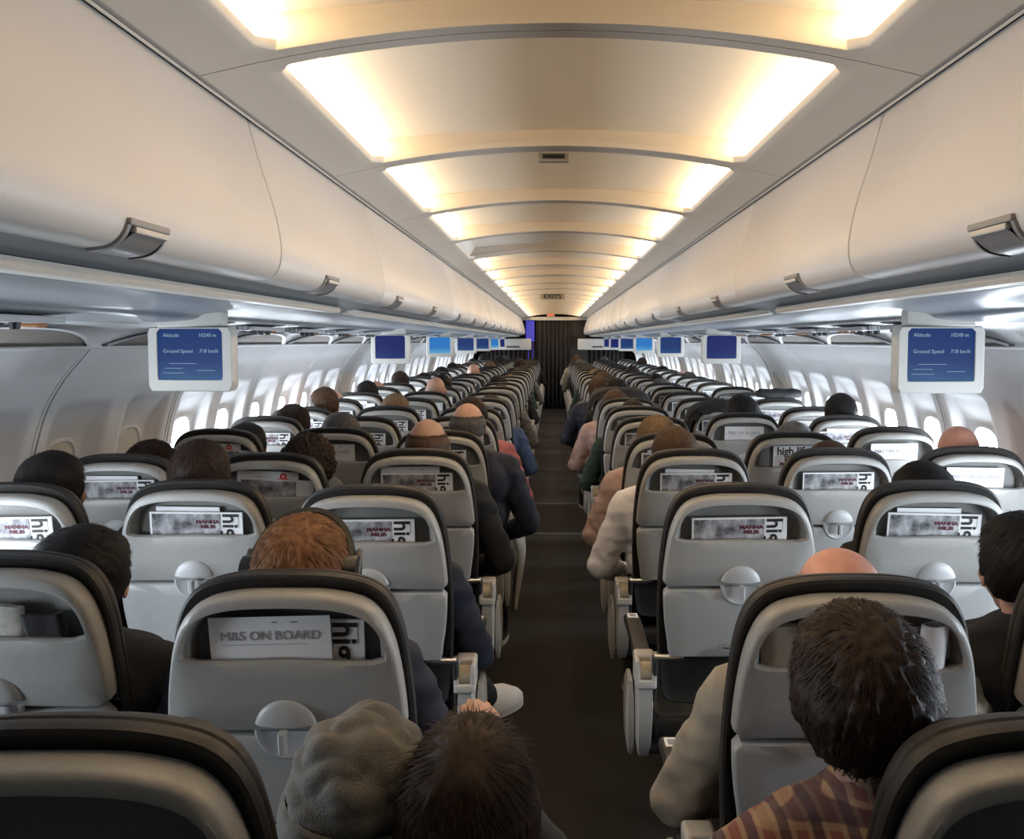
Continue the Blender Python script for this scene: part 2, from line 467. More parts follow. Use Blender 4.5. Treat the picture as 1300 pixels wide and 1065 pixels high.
for side,bs in ((-1,Lb),(1,Rb)):
    vis=0
    for a,b in zip(bs,bs[1:]):
        sd='left' if side<0 else 'right'
        if b-a>2: lt=[3.83,4.97] if a<5 else [6.2,7.4]
        else: lt=[(a+b)/2-.04]
        lt=[q*.955 if q<6 else q-.2 for q in lt]
        if b<.3: lab='cream overhead bin behind the viewer on the %s, %s seen from the aisle'%(sd,'far' if b<-1 else 'near')
        else:
            lab='%s cream overhead bin from viewer, %s side, with %s'%(ORD[vis],sd,'two grey latches' if len(lt)>1 else 'one grey latch'); vis+=1
        bin_(side,a+.002,b-.002,lt,lab)

# ================================================================= SEATS
LEAN=math.radians(9)
def T(u,d,v,z0=1.145):
    return Vector((u, v*math.sin(LEAN)+d*math.cos(LEAN), z0-v*math.cos(LEAN)+d*math.sin(LEAN)))
half=[(0,0),(.06,.0015),(.10,.007),(.135,.016),(.158,.030),(.176,.052),(.190,.085),(.199,.12),(.2075,.18),(.212,.235),(.212,.252),(.2085,.259),(.20,.261)]
def mirror(h): return [(-a,b) for a,b in h[::-1] if a>0]+list(h)
up=mirror(catmull(half,4)); 
phalf=catmull([(0,.023),(.06,.0245),(.10,.029),(.135,.039),(.157,.055),(.171,.078),(.180,.105),(.182,.116),(.178,.124),(.168,.127)],4)
pk=mirror(phalf)
N=96
cc=(0,.085)
U=starsample(up,cc,N); K=starsample(pk,cc,N)
def mix(A,B,t): return [(a[0]+(b[0]-a[0])*t,a[1]+(b[1]-a[1])*t) for a,b in zip(A,B)]
def ins(A,d,c=cc): 
    out=[]
    for a in A:
        v=Vector((c[0]-a[0],c[1]-a[1])); v=v.normalized()*d; out.append((a[0]+v.x,a[1]+v.y))
    return out
m=MB()
def ring(P,d): return [T(a,d,b) for a,b in P]
Klow=[(a,b+(.10 if b>.10 else 0)) for a,b in ins(K,.006)]
m.loft([ring(ins(U,.004),.045),ring(U,.03),ring(U,.010),ring(ins(U,.0025),.003),ring(ins(U,.008),0),ring(mix(U,K,.45),-.001),ring(mix(U,K,.75),-.003),ring(mix(U,K,.93),-.003),ring(K,.001),ring(ins(K,.003),.008)],SHELL)
m.loft([ring(ins(K,.003),.008),ring(ins(K,.005),.012),ring(Klow,.013),ring([(a,b+(.10 if b>.10 else 0)) for a,b in ins(K,.016)],.040),ring([(a,b+(.10 if b>.10 else 0)) for a,b in ins(K,.03)],.042)],POCKET,False,True)
shell_me=m.mesh('back_shell')
# tray table (lower panel)
th=[(0,.268),(.15,.268),(.203,.268),(.2105,.271),(.2125,.280),(.211,.33),(.206,.38),(.1995,.42),(.196,.455),(.192,.465),(.18,.468),(.1,.470),(0,.470)]
tp=[(-a,b) for a,b in th[::-1] if a>0]+th; 
tp=catmull(th,3); tp=[(-a,b) for a,b in tp[::-1] if a>1e-6]+tp
tp=[p for p in tp]
TT=starsample(tp,(0,.37),80)
m=MB()
m.loft([[T(a,.035,b) for a,b in ins(TT,.003,(0,.37))],[T(a,.008,b) for a,b in TT],[T(a,.002,b) for a,b in ins(TT,.002,(0,.37))],[T(a,-.001,b) for a,b in ins(TT,.007,(0,.37))],[T(a,-.001,b) for a,b in ins(TT,.06,(0,.37))]],TRAY,True,True)
tray_me=m.mesh('tray_table')
# placard on the tray
m=MB()
pr=starsample(rrect(-.055,.055,.428,.452,.004,3),(0,.44),40)
m.loft([[T(a,-.001,b) for a,b in pr],[T(a,-.0022,b) for a,b in pr],[T(a,-.0022,b) for a,b in ins(pr,.0015,(0,.44))],[T(a,-.0012,b) for a,b in ins(pr,.002,(0,.44))]],TRIMG)
tm=text_mesh('Fasten seat belt while seated',.0075,INK)
add_mesh(m,tm,Matrix.Translation(T(0,-.0016,.440))@Matrix.Rotation(LEAN,4,'X'),INK)
placard_me=m.mesh('placard',False)
# latch housing: hood, bowl, lever
m=MB(); R=[]
c0=(0,.252)
for i in range(9):
    t=i/8*PI/2; r=.056*math.cos(t) if i<8 else .001; dd=-.017*math.sin(t)
    R.append([T(c0[0]+r*math.cos(u),dd+.001,c0[1]-max(r*math.sin(u),.010)) for u in [2*PI*j/40 for j in range(40)]])
m.loft(R,LATCH)
hous_me=m.mesh('latch_housing')
m=MB(); ringo=[]
for r,dd in ((.056,.002),(.056,-.003),(.052,-.005),(.047,-.003),(.044,-.0015),(.002,-.0013)):
    ringo.append([T(r*math.cos(u),dd,c0[1]+max(r*math.sin(u),-.002)+.004) for u in [2*PI*j/40 for j in range(40)]])
m.loft(ringo,LATCH)
bowl_me=m.mesh('latch_bowl')
slot=MB()
pr=[(-.043,.2405),(.043,.2405),(.041,.262),(-.041,.262)]
m.loft([[T(a,-.0065,b) for a,b in pr],[T(a*.98,-.0085,b) for a,b in pr]],mat('latch_slot_shade',(.17,.17,.175),.5),True,True)  # darker grey stands for the shade inside the slot
slot_me=slot.mesh('latch_slot')
m=MB()
m.loft([[T(a,d-.026,b) for a,d in ((-.006,.012),(.006,.012),(.008,0),(.004,-.006),(-.004,-.006),(-.008,0))] for b in (.246,.250,.262,.278,.284)],LATCH,True,True)
lever_me=m.mesh('latch_lever')
# backrest cushion
bh=[(0,-.022),(.06,-.0205),(.105,-.015),(.142,-.005),(.166,.009),(.185,.032),(.199,.065),(.209,.11),(.217,.18),(.2225,.26),(.224,.36),(.220,.46),(.212,.56),(.20,.62),(.15,.635),(0,.64)]
bh=catmull(bh,4); bp=[(-a,b) for a,b in bh[::-1] if a>1e-6]+bh; bc=(0,.26)
BB=starsample(bp,bc,120)
m=MB()
m.loft([[T(a,d,b) for a,b in ins(BB,i_,bc)] for d,i_ in ((.052,.05),(.046,.02),(.040,.006),(.043,.001),(.050,0),(.060,.0005),(.0635,.003),(.067,.001),(.078,.004),(.095,.014),(.108,.030),(.116,.055),(.118,.10))],LEATHER,True,True)
back_me=m.mesh('backrest')
m=MB()
hr=starsample(rrect(-.150,.150,.02,.20,.05,6),(0,.10),60)
m.loft([[T(a,.100,b) for a,b in hr],[T(a,.125,b) for a,b in hr],[T(a,.140,b) for a,b in ins(hr,.012,(0,.10))],[T(a,.145,b) for a,b in ins(hr,.04,(0,.10))]],LEATHER,True,True)
head_me=m.mesh('headrest')
m=MB(); m.box(-.228,.228,.17,.63,.395,.475,LEATHER,.03); cush_me=m.mesh('seat_cushion')
m=MB(); m.box(-.235,.235,.20,.60,.355,.398,DMETAL,.006)
for y in (.27,.52): m.tube((-.25,y,.34),(.25,y,.34),.02,.02,DMETAL)
frame_me=m.mesh('seat_frame')
m=MB()
m.tube((0,.27,.34),(0,.20,.02),.014,.012,DMETAL); m.tube((0,.52,.34),(0,.56,.02),.014,.012,DMETAL)
m.box(-.02,.02,.16,.60,0,.022,METAL,.004); m.tube((0,.22,.10),(0,.52,.30),.009,.009,DMETAL)
leg_me=m.mesh('seat_leg')
def arm_pivot(s):
    m=MB(); p=T(s*.20,.012,.475); 
    m.tube(p-Vector((s*.035,0,0)),p+Vector((s*.028,0,0)),.010,.0115,METAL); m.tube(p-Vector((s*.05,0,0)),p-Vector((s*.035,0,0)),.005,.007,METAL)
    m.tube(p+Vector((s*.026,0,0)),p+Vector((s*.034,0,0)),.015,.015,METAL)
    m.capsule(p+Vector((s*.031,0,0)),p+Vector((s*.031,.03,-.13)),.010,.007,DMETAL)
    return m.mesh('tray_arm')
trayarm=[arm_pivot(-1),arm_pivot(1)]
# armrest (built around x=0; aisle side = +1)
m=MB()
def armring(y,z,w,h): return [(w*a,y,z+h*b) for a,b in ((-1,-.3),(-.9,-.8),(-.5,-1),(.5,-1),(.9,-.8),(1,-.3),(1,.5),(.85,.9),(.5,1),(-.5,1),(-.85,.9),(-1,.5))]
m.loft([armring(y,z,w,h) for y,z,w,h in ((.17,.628,.024,.016),(.19,.630,.026,.02),(.30,.638,.026,.02),(.42,.640,.026,.02),(.53,.636,.026,.02),(.575,.628,.025,.018),(.59,.62,.02,.012))],ARMP,True,True)
armpad_me=m.mesh('armrest_pad')
m=MB(); m.box(-.017,.017,.50,.545,.6560,.6585,PAPER,.0008); m.box(-.010,.010,.51,.535,.6583,.6592,INKG)
armlab_me=m.mesh('armrest_label')
m=MB()
m.box(-.030,-.016,.09,.185,.585,.665,ARMW,.006); m.box(.016,.030,.09,.185,.585,.665,ARMW,.006); m.box(-.028,.028,.13,.185,.60,.668,ARMW,.008)
m.box(-.028,.028,.088,.12,.585,.610,ARMW,.006)
m.tube((-.016,.118,.628),(.016,.118,.628),.026,.026,ARMY,20)
armhub_me=m.mesh('armrest_hub')
m=MB()
def panel(z,y0,y1,w): return [(w*a,y0+(y1-y0)*b,z) for a,b in ((-1,.15),(-.8,0),(.8,0),(1,.15),(1,.85),(.8,1),(-.8,1),(-1,.85))]
m.loft([panel(z,a,b,w) for z,a,b,w in ((.60,.10,.20,.022),(.56,.10,.235,.023),(.48,.115,.28,.023),(.40,.14,.30,.021),(.36,.17,.28,.016))],ARMW,True,True)
armpan_me=m.mesh('armrest_support')
m=MB()
m.loft([panel(z,a,b,w) for z,a,b,w in ((.565,.20,.30,.006),(.52,.19,.36,.010),(.44,.19,.38,.011),(.37,.20,.36,.010),(.34,.22,.33,.006))],ARMW,True,True)
armcov_me=m.mesh('aisle_side_cover')

ROWX={(0,'C'):XO-.545,(0,'D'):XO+.535,(1,'B'):XO-1.055,(1,'C'):XO-.490,(1,'D'):XO+.512,(1,'E'):XO+1.06,(2,'B'):XO-1.035,(2,'E'):XO+1.060,(0,'C'):XO-.525}
COLX={'A':XO-1.535,'B':XO-1.028,'C':XO-.520,'D':XO+.502,'E':XO+1.035,'F':XO+1.555}
COLN={'A':'left window seat','B':'left middle seat','C':'left aisle seat','D':'right aisle seat','E':'right middle seat','F':'right window seat'}
ROWY=[.85,1.45,2.36,3.14,3.80,4.52,5.22,6.0]+[6.0+.757*i for i in range(1,18)]
NROW=len(ROWY)
YOV={(1,'B'):1.57,(1,'C'):1.50,(1,'D'):1.47,(1,'E'):1.55,(3,'A'):2.98,(3,'B'):3.02,(3,'E'):3.16,(3,'F'):3.2,(4,'A'):3.86,(4,'B'):3.92,(4,'D'):3.70,(4,'E'):3.74,(4,'F'):3.96,(5,'D'):4.5,(5,'F'):4.6,(5,'E'):4.75,(2,'E'):2.40,(2,'C'):2.33,(2,'B'):2.42}
SKIP={(0,c) for c in 'ABEF'}|{(1,'A'),(1,'F'),(2,'F')}
def seatY(r,c):
    if (r,c) in YOV: return YOV[(r,c)]
    if r<6: return ROWY[r]
    return ROWY[r]+random.Random(r*17+ord(c)).uniform(-.07,.05)
def ordrow(r): return ORD[r]+' row from viewer'
FEAT={(1,'B'):'newspaper',(1,'C'):'menu card',(1,'D'):'brown paper'}
seats={}
for r in range(NROW):
    for c in 'ABCDEF':
        if (r,c) in SKIP: continue
        x=ROWX.get((r,c),COLX[c]); y=seatY(r,c)
        root=empty('airline_seat',(x,y,0)); seats[(r,c)]=root
        if r==1 and c in 'CD': root.scale=(1,1,.985)
        ft=FEAT.get((r,c))
        tag(root,('grey-backed dark airline seat%s, %s, %s'%((' with '+ft) if ft else '',COLN[c],ordrow(r))),'airline seat','airline seats in rows')
        sh=meshobj('back_shell',shell_me,root)
        tr=meshobj('tray_table',tray_me,root)
        if r<8: meshobj('placard',placard_me,tr)
        if r<12:
            ho=meshobj('latch_housing',hous_me,root); meshobj('latch_lever',lever_me,ho); meshobj('latch_bowl',bowl_me,ho); meshobj('latch_slot',slot_me,ho)
        meshobj('backrest',back_me,root); meshobj('headrest',head_me,root)
        meshobj('seat_cushion',cush_me,root); meshobj('seat_frame',frame_me,root)
        for lx in ((-.17,.17) if c in 'BE' else ((.17,) if c in 'AD' else (-.17,))):
            l=meshobj('seat_leg',leg_me,root); l.location=(lx,0,0)
        if r<10:
            for t in trayarm: meshobj('tray_arm',t,root)
        for s in ((-1,1) if c in 'BE' else ((-1,) if c in 'AD' else (1,))):
            ai=(c=='C' and s>0) or (c=='D' and s<0)
            dx=s*(.255 if (ai or c in 'AF') else .2535)
            sc=1 if ai else .55
            for nm,me in (('armrest_pad',armpad_me),('armrest_hub',armhub_me))+((('armrest_support',armpan_me),) if ai else ()):
                p=meshobj(nm,me,root); p.location=(dx,0,0); p.scale=(sc,1,1)
            if ai:
                p=meshobj('armrest_label',armlab_me,root); p.location=(dx,0,0); p.scale=(1,1,1)
                p=meshobj('aisle_side_cover',armcov_me,root); p.location=(dx+s*.034,0,0)

# ---- things in the pockets
def lift(root,u,v,d,tilt=0):
    """empty basis on the pocket plane of a seat"""
    p=T(u,d,v); p.z*=root.scale.z; return Matrix.Translation(root.location+p)@Matrix.Rotation(LEAN,4,'X')@Matrix.Rotation(tilt,4,'Y')
# sideways magazine, visible part .045 high
def mag_mesh():
    w,h=.262,.160; m=MB(); m.box(-w/2,w/2,0,.005,0,h,PAPER)
    m.box(-w/2+.006,w/2-.062,-.0008,.0,.02,h-.005,PHOTO)
    m.box(w/2-.012,w/2-.0112,-.0006,0,h-.04,h-.008,INKG)
    return m.mesh('magazine',False)
def mag_text():
    m=MB(); 
    t=text_mesh('high life',.062,INK,bold=.0012)
    add_mesh(m,t,Matrix.Translation((.262/2-.036,-.0009,.160-.098))@Matrix.Rotation(PI/2,4,'Y'),INK)
    return m.mesh('title_lettering',False)
def mag_text2():
    m=MB()
    for dz,s in ((.028,'MANHATTAN'),(.042,'MILIBAND')):
        t=text_mesh(s[:5],.0145,MAROON,bold=.0006)
        add_mesh(m,t,Matrix.Translation((.262/2-.098,-.0014,.160-dz))@Matrix.Scale(1.25,4,(1,0,0)),MAROON)
    return m.mesh('cover_lettering',False)
mag_me,magt_me,magt2_me=mag_mesh(),mag_text(),mag_text2()
def card_mesh(w,h,lines=True):
    m=MB(); m.box(-w/2,w/2,0,.0015,0,h,PAPER)
    if lines:
        t=text_mesh('M&S ON BOARD',.024,INKG)
        add_mesh(m,t,Matrix.Translation((0,-.0006,h-.036)),INKG)
        m.box(-w*.40,w*.30,-.0005,0,h-.0525,h-.0515,INKG)
        for i in range(3):
            u=.005+.02*(i%2); m.box(u+i*.016,u+i*.016+.009,-.0005,0,h-.012,h-.009,INKG)
    return m.mesh('menu_card',False)
card_me=card_mesh(.215,.160); card2_me=card_mesh(.18,.150,False)
def flower_mesh():
    m=MB(); w,h=.215,.158; m.box(-w/2,w/2,0,.0015,0,h,PAPER)
    for a in (90,210,330):
        cx=.055+.014*math.cos(math.radians(a)); cy=h-.030+.013*math.sin(math.radians(a))
        R=[[(cx+r*math.cos(t),-.0004-e,cy+r*math.sin(t)) for t in [2*PI*i/18 for i in range(18)]] for r,e in ((.0125,0),(.012,.0006),(.005,.0006))]
        m.loft(R,RED,False,False)
        m.box(cx-.0015,cx+.0015,-.001,0,cy-.001,cy+.001,RED)
    for cx,cy,r in ((-.03,h-.032,.014),(.0,h-.026,.010)):
        R=[[(cx+r*q*math.cos(t),-.0005,cy+r*q*math.sin(t)) for t in [2*PI*i/18 for i in range(18)]] for q in (1,.86)]
        m.loft(R,INKG)
    return m.mesh('newsletter',False)
flow_me=flower_mesh()
def portrait_mesh():
    m=MB(); w,h=.205,.190; m.box(-w/2,w/2,0,.006,0,h,PAPER)
    m.box(-w/2+.006,w/2-.006,-.0005,0,.02,h-.045,mat('cover_light',(.42,.42,.44),.4,col2=(.62,.62,.64),nscale=14))
    t=text_mesh('high life',.050,INK,bold=.0012); add_mesh(m,t,Matrix.Translation((-.018,-.0009,h-.025))@Matrix.Scale(.9,4,(1,0,0)),INK)
    for dz,s in ((.062,'MILIBAND'),(.082,'MANHATTAN')):
        t=text_mesh(s,.024,MAROON,bold=.0008); add_mesh(m,t,Matrix.Translation((.0,-.0012,h-dz)),MAROON)
    return m.mesh('magazine_upright',False)
por_me=portrait_mesh()
def put(name,me,seat,u,vbot,d,tilt,label,cat,group,kids=()):
    o=meshobj(name,me); o.matrix_world=lift(seat,u,vbot,d,tilt); tag(o,label,cat,group)
    for n,k in kids: meshobj(n,k,o)
    return o
rn=random.Random(5)
for (r,c),s in seats.items():
    if r==0 or (r,c) in ((1,'B'),(1,'D')): continue
    if r>13: continue
    where='in pocket of %s, %s'%(COLN[c],ordrow(r))
    near=r<=7
    if (r,c)==(4,'E'):
        put('magazine',por_me,s,.012,.224,.024,math.radians(-1),'upright magazine titled high life '+where,'magazine','magazines in the seat pockets'); continue
    x=rn.random()
    if (r,c) in ((4,'A'),(3,'B')):
        put('newsletter',flow_me,s,.0,.196,.026,math.radians(2),'white newsletter with a red flower '+where,'newsletter','papers in the seat pockets')
        put('magazine',mag_me,s,.03,.225,.016,math.radians(3),'dark magazine edge below a newsletter '+where,'magazine','magazines in the seat pockets'); continue
    if (r,c)==(1,'C'):
        put('magazine',mag_me,s,0.008,.218,.022,0,'magazine behind a menu card '+where,'magazine','magazines in the seat pockets',(('title_lettering',magt_me),))
        put('menu_card',card_me,s,-.022,.208,.015,math.radians(-1.5),'menu reading M&S ON BOARD '+where,'menu card','menu cards in the seat pockets'); continue
    if (r,c) in ((4,'F'),(3,'F'),(4,'B'),(5,'E')):
        put('menu_card',card_me,s,.0,.21,.018,math.radians(rn.uniform(-2,2)),'pale menu card '+where,'menu card','menu cards in the seat pockets'); 
        continue
    back=(r,c) in ((2,'B'),(2,'E'),(3,'C'),(3,'D'),(3,'A')) or (r>3 and x<.3)
    put('magazine',mag_me,s,-.004+rn.uniform(-.012,.012),.222 if r>2 or c in 'BE' else .225,.018,math.radians(rn.uniform(-1,1.5)),'sideways magazine with bold black title '+where,'magazine','magazines in the seat pockets',(('title_lettering',magt_me),('cover_lettering',magt2_me)) if near else ())
    if back: put('menu_card',card2_me if c!='C' else card_me,s,-.02,.200,.029,math.radians(rn.uniform(-1,1)),'plain pale card behind magazine '+where,'menu card','menu cards in the seat pockets')
# stuffed pockets
def crumple(name,w,h,th,m_,seed,amp=.006,curl=0):
    vs=[];nx,nz=22,12; mb=MB(); r0=[]
    for side in (0,1):
        for j in range(nz+1):
            for i in range(nx+1):
                u=-w/2+w*i/nx; z=h*j/nz
                n=noise.noise(Vector((u*28+seed,z*30,side*3)))*amp
                e=min(i,nx-i,3)/3
                y=(th*.5*e**.5+n*e)*(1 if side else -1)
                vs.append(Vector((u+noise.noise(Vector((z*25,seed,0)))*.004,y,z+noise.noise(Vector((u*22,seed,4)))*.006*(j/nz))))
    fs=[];k=(nx+1)*(nz+1)
    for sd in (0,1):
        for j in range(nz):
            for i in range(nx):
                a=sd*k+j*(nx+1)+i; q=(a,a+1,a+nx+2,a+nx+1); fs.append(q if sd==0 else q[::-1])
    for i in range(nx): fs.append((i,i+1,k+i+1,k+i)); b=nz*(nx+1); fs.append((b+i,b+i+1,k+b+i+1,k+b+i))
    mb.add(vs,fs,m_); return mb.mesh(name)
s=seats[(1,'D')]
put('paper_bag',crumple('paper_bag',.19,.165,.016,BROWNP,1.0),s,-.07,.218,.018,math.radians(-2),'crumpled brown paper bag in the pocket of the right aisle seat, second row','paper bag',None)
m=MB(); R=[]
for j in range(2):
    z=j*.185; R.append([(.024*math.cos(t)*(1),.012*math.sin(t),z+.006*math.cos(t)*j) for t in [2*PI*i/28 for i in range(28)]])
R.append([(.020*math.cos(t),.009*math.sin(t),.183) for t in [2*PI*i/28 for i in range(28)]]); R.append([(.020*math.cos(t),.009*math.sin(t),.10) for t in [2*PI*i/28 for i in range(28)]])
m.loft(R,PAPER,False,True); put('rolled_paper',m.mesh('rolled_paper'),s,.120,.235,.012,math.radians(3),'rolled white paper standing in the pocket of the right aisle seat, second row','paper roll',None)
put('newspaper',crumple('newspaper',.16,.16,.010,NEWS,3.0,.003),s,.03,.222,.030,0,'folded newsprint behind the paper bag in the second row right aisle seat pocket','newspaper',None)
s=seats[(1,'B')]
put('newspaper',crumple('newspaper',.20,.155,.014,NEWS,7.0,.004),s,-.04,.222,.02,math.radians(1),'folded newspaper in the pocket of the left middle seat, second row','newspaper',None)
put('glasses_case',crumple('glasses_case',.085,.14,.016,BLACK,9.0,.002),s,.108,.222,.02,math.radians(-6),'dark case in the pocket of the left middle seat, second row','case',None)

# ================================================================= PEOPLE
def remesh(mb,name,vox,m_,smooth=3,folds=0):
    me=mb.mesh('tmp'); o=bpy.data.objects.new('tmp',me); COL.objects.link(o)
    md=o.modifiers.new('r','REMESH'); md.mode='VOXEL'; md.voxel_size=vox; md.use_smooth_shade=True
    sm=o.modifiers.new('s','SMOOTH'); sm.factor=.5; sm.iterations=smooth
    dg=bpy.context.evaluated_depsgraph_get(); out=bpy.data.meshes.new_from_object(o.evaluated_get(dg))
    bpy.data.objects.remove(o); out.name=name; out.materials.clear(); out.materials.append(m_)
    out.polygons.foreach_set('use_smooth',[True]*len(out.polygons))
    if folds:
        out.update(); co_=[v.co.copy() for v in out.vertices]; no_=[v.normal.copy() for v in out.vertices]
        for v,c,n in zip(out.vertices,co_,no_):
            w=noise.noise(c*5)*1.5
            g=1-abs(noise.noise(Vector((c.x*9+w,c.y*9,c.z*17+w))))*2.2
            h=noise.noise(Vector((c.x*22,c.y*22,c.z*34+w*3)))
            v.co=c+n*(folds*(g*.9+h*.45))
        out.update()
    return out
SKIN=mat('skin_light',(.50,.29,.21),.5,col2=(.45,.25,.18),nscale=20)
SKIN2=mat('skin_tan',(.36,.21,.14),.5,col2=(.32,.18,.12),nscale=20)
SKINR=mat('skin_ruddy',(.62,.30,.22),.42,col2=(.55,.26,.19),nscale=20)
HC=Vector((0,.235,1.13))     # head centre in the seat frame
def hand(mb,w,d,side,m_):
    """w wrist, d direction of fingers"""
    d=Vector(d).normalized(); up=Vector((0,0,1)); sx=d.cross(up).normalized(); up=sx.cross(d)
    w=Vector(w); pc=w+d*.045
    mb.capsule(w,pc-sx*.018,.023,.017,m_,12,3); mb.capsule(w,pc+sx*.018,.023,.017,m_,12,3); mb.capsule(pc-sx*.02,pc+sx*.02,.016,.016,m_,12,3)
    for k,L in zip((-1.5,-.5,.5,1.5),((.060,.068,.063,.050) if side>0 else (.050,.063,.068,.060))):
        a=w+d*.078+sx*k*.0195; b=a+d*L*.5-up*.006; c=b+d*L*.38-up*.024
        mb.capsule(a-d*.02,b,.0092,.0085,m_,10,3); mb.capsule(b,c,.0085,.0072,m_,10,3)
    s=-1 if side>0 else 1
    a=w+d*.02+sx*s*.024; b=a+d*.028+sx*s*.022-up*.006; c=b+d*.028+sx*s*.004-up*.008
    mb.capsule(a,b,.011,.0095,m_,10,3); mb.capsule(b,c,.0095,.008,m_,10,3)
POSES={
 'narrow':dict(el=(.205,.33,.71),er=(.205,.33,.71),wl=(.11,.50,.575),wr=(.11,.50,.575),hd=(-.4,.85,-.05)),
 'rest':dict(el=(.245,.30,.70),er=(.245,.30,.70),wl=(.13,.50,.575),wr=(.13,.50,.575),hd=(-.5,.8,-.05)),
 'elbow_out':dict(el=(.285,.26,.70),er=(.285,.26,.70),wl=(.15,.47,.60),wr=(.15,.47,.60),hd=(-.6,.7,-.05)),
 'reach':dict(el=(.30,.30,.72),er=(.27,.42,.80),wl=(.13,.50,.575),wr=(.03,.47,1.03),hd=(-.25,.25,1)),
 'cross':dict(el=(.275,.28,.69),er=(.275,.28,.69),wl=(.10,.46,.60),wr=(.10,.46,.60),hd=(-.7,.6,-.05),cross=1),
}
def headblobs(b,m_):
    b.ell(HC+Vector((0,-.010,.022)),(.074,.092,.088),m_)
    b.ell(HC+Vector((0,.030,-.020)),(.062,.062,.080),m_)
    b.ell(HC+Vector((0,.046,-.078)),(.040,.036,.030),m_)
    b.capsule(HC+Vector((-.034,.082,.018)),HC+Vector((.034,.082,.018)),.013,.013,m_,12,4)
    b.capsule(HC+Vector((0,.090,.008)),HC+Vector((0,.106,-.024)),.009,.013,m_,12,4)
    for s in (-1,1): b.capsule(HC+Vector((s*.045,.066,-.025)),HC+Vector((s*.038,.062,-.05)),.018,.014,m_,12,4)
    b.capsule(HC+Vector((-.016,.085,-.052)),HC+Vector((.016,.085,-.052)),.0075,.0075,m_,10,3)
    for s in (-1,1):
        c=HC+Vector((s*.077,.004,-.008)); rot=Matrix.Rotation(s*.35,3,'Z')
        b.ell(c+Vector((s*.004,0,0)),(.007,.018,.031),m_,rot,16,12); b.ell(c+Vector((-s*.004,.006,0)),(.012,.012,.02),m_,None,16,12)
def pose_meshes(p):
    q=POSES[p]; SK=SKIN
    neck0=Vector((0,.20,.985)); 
    b=MB()
    headblobs(b,SK)
    b.capsule(neck0,HC+Vector((0,-.015,-.05)),.057,.054,SK)
    b.capsule((-.09,.215,.90),(.09,.215,.90),.11,.11,SK); b.capsule((0,.22,.90),(0,.29,.58),.12,.12,SK)
    b.capsule((-.16,.205,.955),(.16,.205,.955),.05,.05,SK)
    b.capsule((-.07,.31,.56),(.07,.31,.56),.11,.11,SK)
    shirt=MB(); tr=MB(); F=FABD
    shirt.capsule((-.085,.215,.90),(.085,.215,.90),.128,.128,F,24,8); shirt.capsule((0,.215,.91),(0,.30,.60),.140,.140,F,24,8)
    shirt.capsule((-.06,.235,.75),(.06,.235,.75),.13,.13,F,24,8)
    shirt.capsule((-.165,.205,.955),(0,.205,.985),.062,.065,F,18,6); shirt.capsule((.165,.205,.955),(0,.205,.985),.062,.065,F,18,6)
    shirt.capsule((0,.198,.985),(0,.205,1.015),.070,.064,F,18,4)
    tr.capsule((-.07,.31,.57),(.07,.31,.57),.125,.125,F,24,8)
    shoes=[]
    for s,el,wr in ((-1,q['el'],q['wl']),(1,q['er'],q['wr'])):
        sh=Vector((s*.185,.205,.945)); e=Vector((s*el[0],el[1],el[2])); w=Vector((s*wr[0],wr[1],wr[2]))
        b.capsule(sh,e,.046,.036,SK); b.capsule(e,w,.038,.025,SK); d=(q['hd'][0]*s,q['hd'][1],q['hd'][2]); 
        hand(b,w+Vector(d).normalized()*.012,d,s,SK)
        shirt.capsule(sh,e,.064,.052,F,18,6); shirt.capsule(e,w,.054,.036,F,18,6)
        hip=Vector((s*.09,.34,.56))
        if q.get('cross') and s>0: kn=Vector((.13,.66,.56)); an=Vector((.26,.70,.36)); toe=Vector((.35,.80,.305))
        else: kn=Vector((s*.11,.70,.55)); an=Vector((s*.11,.70,.09)); toe=Vector((s*.12,.86,.04))
        b.capsule(hip,kn,.075,.05,SK); b.capsule(kn,an,.05,.034,SK); b.capsule(an,toe,.030,.020,SK)
        tr.capsule(hip,kn,.092,.066,F,20,6); tr.capsule(kn,an+(kn-an)*.02,.066,.050,F,20,6)
        m=MB(); d=(toe-an); d.z=0; d.normalize()
        z=.0 if an.z<.15 else an.z-.085
        base=Vector((an.x,an.y,z))
        sole=[];U_=[]
        side=Vector((d.y,-d.x,0)).normalized()
        def ol(t): # shoe outline -1..1 along
            return .036*(1-.25*math.cos(t*3.0)*.6)*(1-abs(t)**4)**.5
        pts=[]
        for i in range(24):
            a=2*PI*i/24; L=math.cos(a); wdt=math.sin(a)
            pts.append(base+d*(.055+.135*L)+side*wdt*(.046+.006*L))
        up=Vector((0,0,1))
        m.loft([pts,[x+up*.012 for x in pts],[x+up*.026 for x in pts]],mat('shoe_sole',(.6,.6,.58),.5),True,True)
        cen=base+d*.03
        def sh_(f,h,k): return [cen+(x-cen)*f+up*(h+k*max(0,-(x-cen).dot(d))) for x in pts]
        m.loft([[x+up*.024 for x in pts],sh_(.97,.045,.05),sh_(.85,.065,.25),sh_(.62,.085,.45),sh_(.45,.10,.5)],F,True,True)
        shoes.append(m.mesh('shoe'))
    return dict(body=remesh(b,'body',.0065,SK,4),shirt=remesh(shirt,'clothing_top',.009,F,7,.0065),trousers=remesh(tr,'trousers',.011,F,5,.005),shoes=shoes)
PM={p:pose_meshes(p) for p in POSES}
